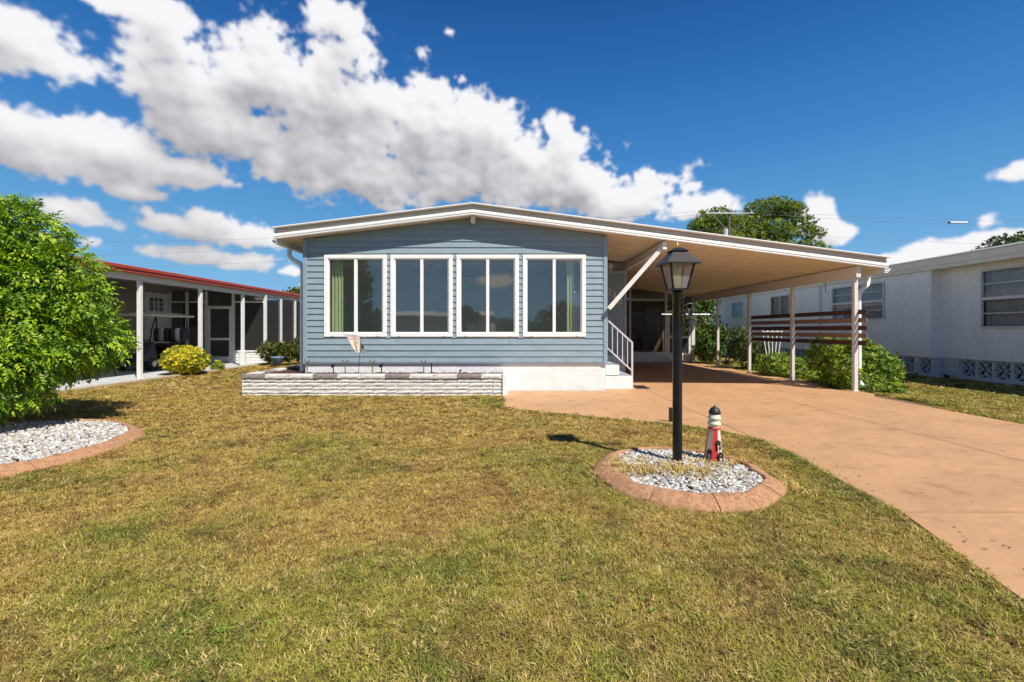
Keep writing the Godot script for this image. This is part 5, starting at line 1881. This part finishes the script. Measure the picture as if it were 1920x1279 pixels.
func build_far() -> void:
	var pine := [Color(0.17, 0.25, 0.025), Color(0.25, 0.33, 0.03), Color(0.08, 0.13, 0.02), Color(0.30, 0.36, 0.045)]
	# umbrella pine: flat-bottomed pads with gaps
	var pads := [[0.0, 13.4, 0.0, 2.3, 1.0], [1.7, 13.1, 0.3, 1.7, 0.75], [3.0, 12.0, 0.0, 1.6, 0.65], [-1.7, 12.4, 0.2, 1.5, 0.75], [4.2, 10.9, 0.0, 1.3, 0.6], [3.6, 9.6, 0.3, 1.5, 0.5], [5.0, 8.9, 0.0, 1.2, 0.7], [-0.4, 11.1, 0.8, 2.0, 1.0], [1.4, 10.8, 0.6, 1.2, 0.6], [-2.2, 10.6, 0.4, 1.8, 1.0], [0.2, 9.3, 0.6, 2.2, 0.9], [2.0, 8.5, 0.4, 1.9, 0.8], [4.0, 8.2, 0.2, 1.6, 0.7]]
	far_tree("pine_tree", V(25.5, 0, 46), "tall spreading pine with flat airy crown beyond the carport roof", 14.0, 0.32, pads, 4600, pine, 0.30, 0.075, 0.2)
	far_tree("pine_tree", V(20.6, 0, 45), "lower rounded pine with dense crown behind the utility pole", 13.0, 0.3, [[-0.8, 12.1, 0.0, 1.9, 1.1], [-2.0, 11.2, 0.2, 1.7, 1.1], [1.0, 11.4, 0.2, 1.8, 1.0], [-2.9, 9.8, 0.0, 1.7, 1.0], [-0.4, 9.9, 0.4, 2.2, 1.2], [2.2, 9.8, 0.0, 1.9, 1.2], [-2.0, 8.3, 0.0, 2.0, 1.2], [1.0, 8.2, 0.0, 2.4, 1.4]], 4300, pine, 0.30, 0.075, 0.2)
	far_tree("broad_tree", V(33.6, -0.7, 31.0), "dark leafy tree rising over the white neighbouring roof", 8.5, 0.28, [[0.0, 7.4, 0.0, 2.0, 1.1], [-1.9, 6.8, 0.0, 1.3, 0.7], [2.0, 7.6, 0.0, 2.0, 1.2], [0.0, 6.0, 0.0, 2.6, 1.2]], 1700, [Color(0.05, 0.085, 0.02), Color(0.09, 0.13, 0.03)], 0.26, 0.10)
	far_tree("broad_tree", V(-14.6, 0, 32.0), "small olive tree top showing over the red-edged roof", 4.4, 0.14, [[0.0, 3.5, 0.0, 1.2, 0.8], [0.6, 3.7, 0.0, 0.9, 0.6]], 700, [Color(0.11, 0.14, 0.02), Color(0.20, 0.20, 0.03)], 0.2, 0.08)
	# utility pole
	var px := 18.0
	var pd := 38.5
	var t := thing("utility_pole", V(px, 0, pd), "wooden utility pole with white crossarms in front of the pines", "utility pole")
	part_tube("pole_shaft", [Vector3.ZERO, Vector3(0, 11.3, 0)], [0.17, 0.11], M.wood_pole, t, 12)
	part_box("crossarm", Vector3(-1.95, 10.97, 0.10), Vector3(1.95, 11.06, 0.2), M.rail, t)
	part_bar("arm_brace", Vector3(0.0, 9.4, 0.12), Vector3(-1.5, 10.95, 0.15), 0.05, 0.08, M.wood_pole, t)
	part_tube("transformer", [Vector3(-0.35, 8.9, 0.1), Vector3(-0.35, 9.7, 0.1)], [0.2, 0.2], M.rail, t, 12)
	for k in [-1.8, -0.9, 0.9, 1.8]:
		part_tube("insulator", [Vector3(k, 11.06, 0.15), Vector3(k, 11.25, 0.15)], [0.05, 0.035], M.rail, t, 8)
	# wires sagging to both sides
	var wm := mat(0.16, 0.16, 0.17, 0.6)
	var ends := [[-1.8, 11.25, -58.0, 10.9, 50.0], [0.9, 11.25, -58.0, 9.4, 51.0], [0.1, 9.9, -58.0, 8.0, 50.5], [1.8, 11.25, 70.0, 10.6, 36.0], [-0.9, 11.25, 70.0, 9.9, 37.0], [0.1, 9.7, 70.0, 8.4, 36.5]]
	for e in ends:
		var a := V(px + e[0], e[1], pd - 0.15)
		var b := V(e[2], e[3], e[4])
		var pts := []
		var rad := []
		for k in 25:
			var u := k / 24.0
			pts.append(a.lerp(b, u) + Vector3.DOWN * 4.0 * u * (1.0 - u) * 0.9)
			rad.append(0.008)
		var w := Node3D.new()
		w.name = numbered("power_line")
		add_child(w)
		tag(w, "thin power line sagging across the sky from the utility pole", "wire", "power lines")
		part_tube("cable", pts, rad, wm, w, 5)
	# pale sleeve on one wire
	var s := thing("wire_sleeve", V(34.5, 9.67, 35.9), "short white sleeve hung on the power line over the white home", "wire cover")
	part_tube("sleeve_tube", [Vector3(-0.62, 0, 0), Vector3(0.70, 0, 0)], [0.075, 0.075], M.white, s, 12)
	part_tube("end_cap", [Vector3(-0.70, 0, 0), Vector3(-0.621, 0, 0)], [0.08, 0.08], M.black, s, 12)

# ---------------------------------------------------------------- across the street, mirrored in the windows
func build_across() -> void:
	var z0 := 27.0
	var t := thing("house_across", Vector3.ZERO, "low home with white roof edges across the street mirrored in the windows", "house")
	part_box("house_wall", Vector3(-12.0, 0, z0 + 1.0), Vector3(-2.2, 2.7, z0 + 14), M.panel, t)
	for x in [[-12.2, -8.0], [-5.4, -1.9]]:
		var cr := begin()
		hexa(cr, [Vector3(x[0], 2.72, z0 - 0.5), Vector3(x[1], 2.72, z0 - 0.5), Vector3(x[1], 3.2, z0 + 1.4), Vector3(x[0], 3.2, z0 + 1.4), Vector3(x[0], 2.85, z0 - 0.5), Vector3(x[1], 2.85, z0 - 0.5), Vector3(x[1], 3.33, z0 + 1.4), Vector3(x[0], 3.33, z0 + 1.4)])
		obj("carport_roof", cr, M.white, t)
		for k in [0.1, 0.9]:
			part_box("post", Vector3(lerpf(x[0], x[1], k), 0, z0 - 0.2), Vector3(lerpf(x[0], x[1], k) + 0.12, 2.72, z0 - 0.1), M.white_post, t)
	var st := begin()
	hexa(st, [Vector3(-12.4, 2.71, z0 + 0.9), Vector3(-1.9, 2.71, z0 + 0.9), Vector3(-1.9, 2.71, z0 + 15), Vector3(-12.4, 2.71, z0 + 15), Vector3(-12.4, 2.8, z0 + 0.9), Vector3(-1.9, 2.8, z0 + 0.9), Vector3(-6.9, 4.0, z0 + 15), Vector3(-7.1, 4.0, z0 + 15)])
	obj("roof_deck", st, M.shingle, t)
	var gr := [Color(0.05, 0.09, 0.015), Color(0.08, 0.13, 0.02), Color(0.10, 0.15, 0.025)]
	far_tree("street_tree", Vector3(-11.0, 0, 9.5), "large leafy tree across the street mirrored beside the green curtain", 8.5, 0.22, [[0.1, 6.5, 0.0, 1.5, 1.2], [0.0, 5.6, 0.0, 1.6, 1.2], [-1.5, 4.8, 0.0, 1.7, 1.4], [0.9, 4.4, 0.0, 1.2, 1.1], [0.3, 3.2, 0.0, 1.6, 1.2], [-1.5, 2.6, 0.0, 1.9, 1.5], [1.2, 1.9, 0.3, 1.5, 1.0], [-0.6, 1.2, 0.4, 1.9, 1.0]], 3800, gr, 0.24, 0.10, 0.3)
	far_tree("street_tree", Vector3(-4.6, 0, 24.0), "small spreading tree across the street before the pale gabled home", 3.6, 0.16, [[0.0, 3.1, 0.0, 1.0, 0.6], [0.8, 2.6, 0.0, 0.8, 0.5], [-0.8, 2.7, 0.0, 0.7, 0.5]], 700, gr, 0.2, 0.08, 0.3)
	far_tree("street_tree", Vector3(5.5, 0, 30.0), "bushy tree across the street mirrored in the window beside the steps", 5.0, 0.2, [[0.0, 3.4, 0.0, 1.7, 1.2], [1.8, 3.0, 0.0, 1.3, 1.0], [-1.6, 2.6, 0.0, 1.4, 1.0], [0.0, 1.5, 0.0, 2.4, 1.2]], 1800, gr, 0.24, 0.10, 0.3)
	var hedge_spots := [[-17.0, 40.0, 3.0], [-1.0, 42.0, 2.8], [2.0, 38.0, 2.4], [9.5, 36.0, 3.6], [13.5, 38.0, 3.0], [-22.0, 38.0, 3.6]]
	for k in hedge_spots:
		far_tree("street_tree", Vector3(k[0], 0, k[1]), "rounded tree in the dark row far across the street", k[2] + 0.6, 0.16, [[0.0, k[2] * 0.75, 0.0, 2.2, k[2] * 0.32], [1.8, k[2] * 0.5, 0.0, 2.0, k[2] * 0.4], [-1.8, k[2] * 0.5, 0.0, 2.0, k[2] * 0.4], [0.0, 0.7, 0.0, 3.2, 0.8]], 900, gr, 0.3, 0.13, 0.3, "dark row of trees far across the street")

# ---------------------------------------------------------------- lawn
func tuft(sd: int, blades: int, l: float, spread: float) -> ArrayMesh:
	var r := RandomNumberGenerator.new()
	r.seed = sd
	var st := begin()
	for i in blades:
		var a := r.randf() * TAU
		var tilt := r.randf_range(0.25, 1.25)
		var dir := Vector3(cos(a) * tilt, 1.0, sin(a) * tilt).normalized()
		var h := l * r.randf_range(0.55, 1.15)
		var b := Vector3(r.randf_range(-spread, spread), -0.004, r.randf_range(-spread, spread))
		var side := Vector3(-sin(a), 0, cos(a)) * r.randf_range(0.0016, 0.0028)
		var bend := Vector3(cos(a), -0.5, sin(a)) * h * r.randf_range(0.1, 0.45)
		var m1 := b + dir * h * 0.55
		var tip := b + dir * h + bend
		var tn := r.randf_range(0.75, 1.2)
		st.set_color(Color(tn, tn * r.randf_range(0.94, 1.05), tn * r.randf_range(0.8, 1.1)))
		tri(st, b - side, m1 - side * 0.8, b + side)
		tri(st, b + side, m1 - side * 0.8, m1 + side * 0.8)
		tri(st, m1 - side * 0.8, tip, m1 + side * 0.8)
	st.generate_normals()
	return st.commit()

func is_lawn(x: float, d: float) -> bool:
	if d < 10.6 and x > drive_edge(d) - 0.015 and x < 7.30:
		return false
	if d >= 8.04 and x > -0.2 and x < 7.66:
		return false
	if x > -5.60 and x < -0.08 and d > 9.52:
		return false
	if x > -5.62 and x < 3.3 and d > 9.5:
		return false
	if x < -9.70 or x > 12.3:
		return false
	if Vector2((x - 1.575) / 0.91, d - 4.31).length() < 0.885:
		return false
	if Vector2(x + 6.25, d - 5.0).length() < 1.77:
		return false
	return true

func build_lawn() -> void:
	var g := FastNoiseLite.new()
	g.seed = 31
	g.frequency = 0.55
	g.fractal_octaves = 4
	var f := FastNoiseLite.new()
	f.seed = 32
	f.frequency = 3.2
	f.fractal_octaves = 3
	var h := FastNoiseLite.new()
	h.seed = 33
	h.frequency = 1.3
	h.fractal_octaves = 3
	# soil with a thatch of dead grass
	var st := begin()
	st.set_smooth_group(0)
	quad(st, Vector3(-30, -0.012, 6), Vector3(-30, -0.012, -30), Vector3(30, -0.012, -30), Vector3(30, -0.012, 6))
	var soil := obj("lawn_soil", st, M.soil)
	tag(soil, "brown thatch and soil under the lawn grass", "soil", "", "structure")
	var sets := []
	var meshes := []
	for k in 5:
		meshes.append(tuft(500 + k, 17, 0.037, 0.019))
		sets.append([[], PackedColorArray()])
	var step := 0.015
	var d := 1.2
	while d < 26.0:
		var far := sm(3.0, 9.0, d)
		var s := lerpf(step, 0.044, far)
		if d > 10.5:
			s = 0.10
		var lim := d * 1.16 + 0.7
		var x := -lim
		while x < lim:
			x += s
			var px := x + rng.randf_range(-0.5, 0.5) * s
			var pd := d + rng.randf_range(-0.5, 0.5) * s
			if not is_lawn(px, pd):
				continue
			var n := g.get_noise_2d(px, pd)
			var m := f.get_noise_2d(px, pd)
			var q := h.get_noise_2d(px, pd)
			if m < -0.42 and rng.randf() < 0.7:
				continue
			# greener beside the driveway and towards the street; straw-coloured in mid lawn
			var edge := drive_edge(pd) - px
			var green := 0.40 + n * 1.2 + m * 0.45
			if px < 4.0:
				green += 0.45 * sm(0.6, 0.0, absf(edge)) + 0.22 * sm(3.6, 2.0, pd) - 0.34 * sm(4.0, 5.6, pd)
				green -= 0.12 * sm(-1.0, -4.0, px)
			else:
				green += 0.35
			green = clampf(green, 0.0, 1.0)
			var dry := Color(0.50, 0.355, 0.105).lerp(Color(0.38, 0.235, 0.078), sm(0.0, 0.45, q))
			var grn := Color(0.30, 0.305, 0.052).lerp(Color(0.17, 0.22, 0.038), sm(-0.1, 0.4, q))
			var c := dry.lerp(grn, green * 0.9)
			if rng.randf() < 0.16:
				c = Color(0.62, 0.48, 0.19)
			elif rng.randf() < 0.13:
				c = Color(0.14, 0.09, 0.045)
			c = c * rng.randf_range(0.72, 1.25)
			var sc := (rng.randf_range(0.65, 1.15) + green * 0.25 + maxf(m, 0.0) * 0.4) * lerpf(1.0, 1.35, far)
			if edge > 0.0 and edge < 0.07:
				sc *= 1.25
			var wide := sc * lerpf(1.0, 1.9, far)
			if d > 10.5:
				wide *= 1.4
			var k := rng.randi() % 5
			var nb := Basis(Vector3.UP, rng.randf() * TAU) * Basis(Vector3.RIGHT, rng.randf_range(-0.25, 0.25))
			sets[k][0].append(Transform3D(nb.scaled_local(Vector3(wide, sc * 0.92, wide)), V(px, -0.008, pd)))
			sets[k][1].append(c)
		d += s
	var lawn := thing("lawn_grass", Vector3.ZERO, "short patchy lawn of straw-coloured and green grass", "grass", "", "stuff")
	var total := 0
	for k in 5:
		total += sets[k][0].size()
		var o := scatter("grass_tufts", meshes[k], M.blades, sets[k][0], sets[k][1], lawn)
		o.set_meta("kind", "stuff")
	print("tufts ", total)
	# broad-leaved weeds in the turf
	var wx := []
	var wc := PackedColorArray()
	var spots := [[-1.35, 2.05], [-1.2, 2.0], [0.55, 2.3], [2.2, 3.2], [-2.6, 4.4], [0.2, 5.2], [3.0, 5.9], [-0.4, 9.3], [-1.9, 9.35], [1.1, 6.9]]
	for k in 210:
		var sp: Array = spots[rng.randi() % spots.size()]
		var px: float = sp[0] + rng.randfn(0, 0.16)
		var pd: float = sp[1] + rng.randfn(0, 0.13)
		if k % 3 == 0:
			pd = rng.randf_range(1.7, 9.3)
			px = rng.randf_range(-1.1, 1.1) * pd
		if not is_lawn(px, pd):
			continue
		var s := rng.randf_range(0.6, 1.3)
		wx.append(Transform3D(Basis(Vector3.RIGHT, -PI / 2 + rng.randf_range(-0.3, 0.3)).rotated(Vector3.UP, rng.randf() * TAU).scaled(Vector3(s, s, s)), V(px, 0.008, pd)))
		wc.append(Color(0.18, 0.27, 0.04).lerp(Color(0.27, 0.33, 0.05), rng.randf()))
	var bw := thing("lawn_weeds", Vector3.ZERO, "small bright green broad-leaved weeds dotted through the lawn", "weeds", "", "stuff")
	scatter("weed_rosettes", cluster(7, 0.022, 0.011, 1.4, 77), M.leaves, wx, wc, bw).set_meta("kind", "stuff")
	# dead leaves blown over lawn, driveway and stones
	wx = []
	wc = PackedColorArray()
	for k in 420:
		var px := 0.0
		var pd := 0.0
		var up := 0.016
		if k < 200:
			pd = rng.randf_range(1.7, 9.3)
			px = rng.randf_range(-1.1, 1.1) * pd
			up = 0.03 if is_lawn(px, pd) else 0.016
		elif k < 290:
			pd = rng.randf_range(2.5, 9.5)
			px = drive_edge(pd) + absf(rng.randfn(0, 0.22)) + 0.02
		elif k < 350:
			px = 1.63 + rng.randfn(0, 0.3)
			pd = 4.31 + rng.randfn(0, 0.3)
			up = 0.085
		else:
			px = -5.6 + rng.randfn(0, 0.6)
			pd = 5.5 + rng.randfn(0, 0.5)
			up = 0.09 if Vector2(px + 6.25, pd - 5.0).length() < 1.6 else 0.03
		var s := rng.randf_range(0.5, 1.2)
		wx.append(Transform3D(Basis.from_euler(Vector3(rng.randf_range(-0.3, 0.3), rng.randf() * TAU, rng.randf_range(-0.3, 0.3))).scaled(Vector3(s, s, s)), V(px, up, pd)))
		wc.append(Color(0.22, 0.13, 0.06).lerp(Color(0.36, 0.25, 0.10), rng.randf()))
	var lst := begin()
	leaf(lst, Vector3(-0.015, 0, 0), Vector3.RIGHT, Vector3.UP, 0.032, 0.014, -0.1)
	lst.generate_normals()
	var dl := thing("fallen_leaves", Vector3.ZERO, "small dry brown leaves strewn over lawn, stones and driveway edge", "leaves", "", "stuff")
	scatter("dry_leaves", lst.commit(), M.tinted, wx, wc, dl).set_meta("kind", "stuff")
	# weedy straw grass in and around the round bed
	var xs := []
	var cs := PackedColorArray()
	for k in 420:
		var a := rng.randf() * TAU
		var px := 0.0
		var pd := 0.0
		var roll := rng.randf()
		if roll < 0.35:
			px = 1.63 + cos(2.9) * 0.62 + rng.randfn(0, 0.12)
			pd = 4.31 + 0.05 + rng.randfn(0, 0.18)
		elif roll < 0.75:
			px = 1.5 + rng.randfn(0, 0.26)
			pd = 4.27 + rng.randfn(0, 0.14)
		elif roll < 0.9:
			px = 1.60 + cos(-0.35) * 0.86 + rng.randfn(0, 0.05)
			pd = 4.31 + sin(-0.35) * 0.9 + rng.randfn(0, 0.16)
		else:
			px = 2.0 + rng.randfn(0, 0.2)
			pd = 4.5 + rng.randfn(0, 0.1)
		if Vector2(px - 1.636, pd - 4.59).length() < 0.06 or Vector2(px - 2.0, pd - 4.62).length() < 0.1:
			continue
		var s := rng.randf_range(0.8, 2.1)
		xs.append(Transform3D(Basis(Vector3.UP, a).scaled(Vector3(s, s * 0.8, s)), V(px, 0.05 if Vector2(px - 1.63, pd - 4.31).length() < 0.7 else 0.0, pd)))
		cs.append(Color(0.56, 0.42, 0.14) * rng.randf_range(0.7, 1.2))
	var wd := thing("dry_weeds", Vector3.ZERO, "straw-yellow dead weeds growing among the stones round the lamp post", "weeds", "", "stuff")
	var o2 := scatter("weed_tufts", tuft(900, 9, 0.055, 0.02), M.blades, xs, cs, wd)
	o2.set_meta("kind", "stuff")
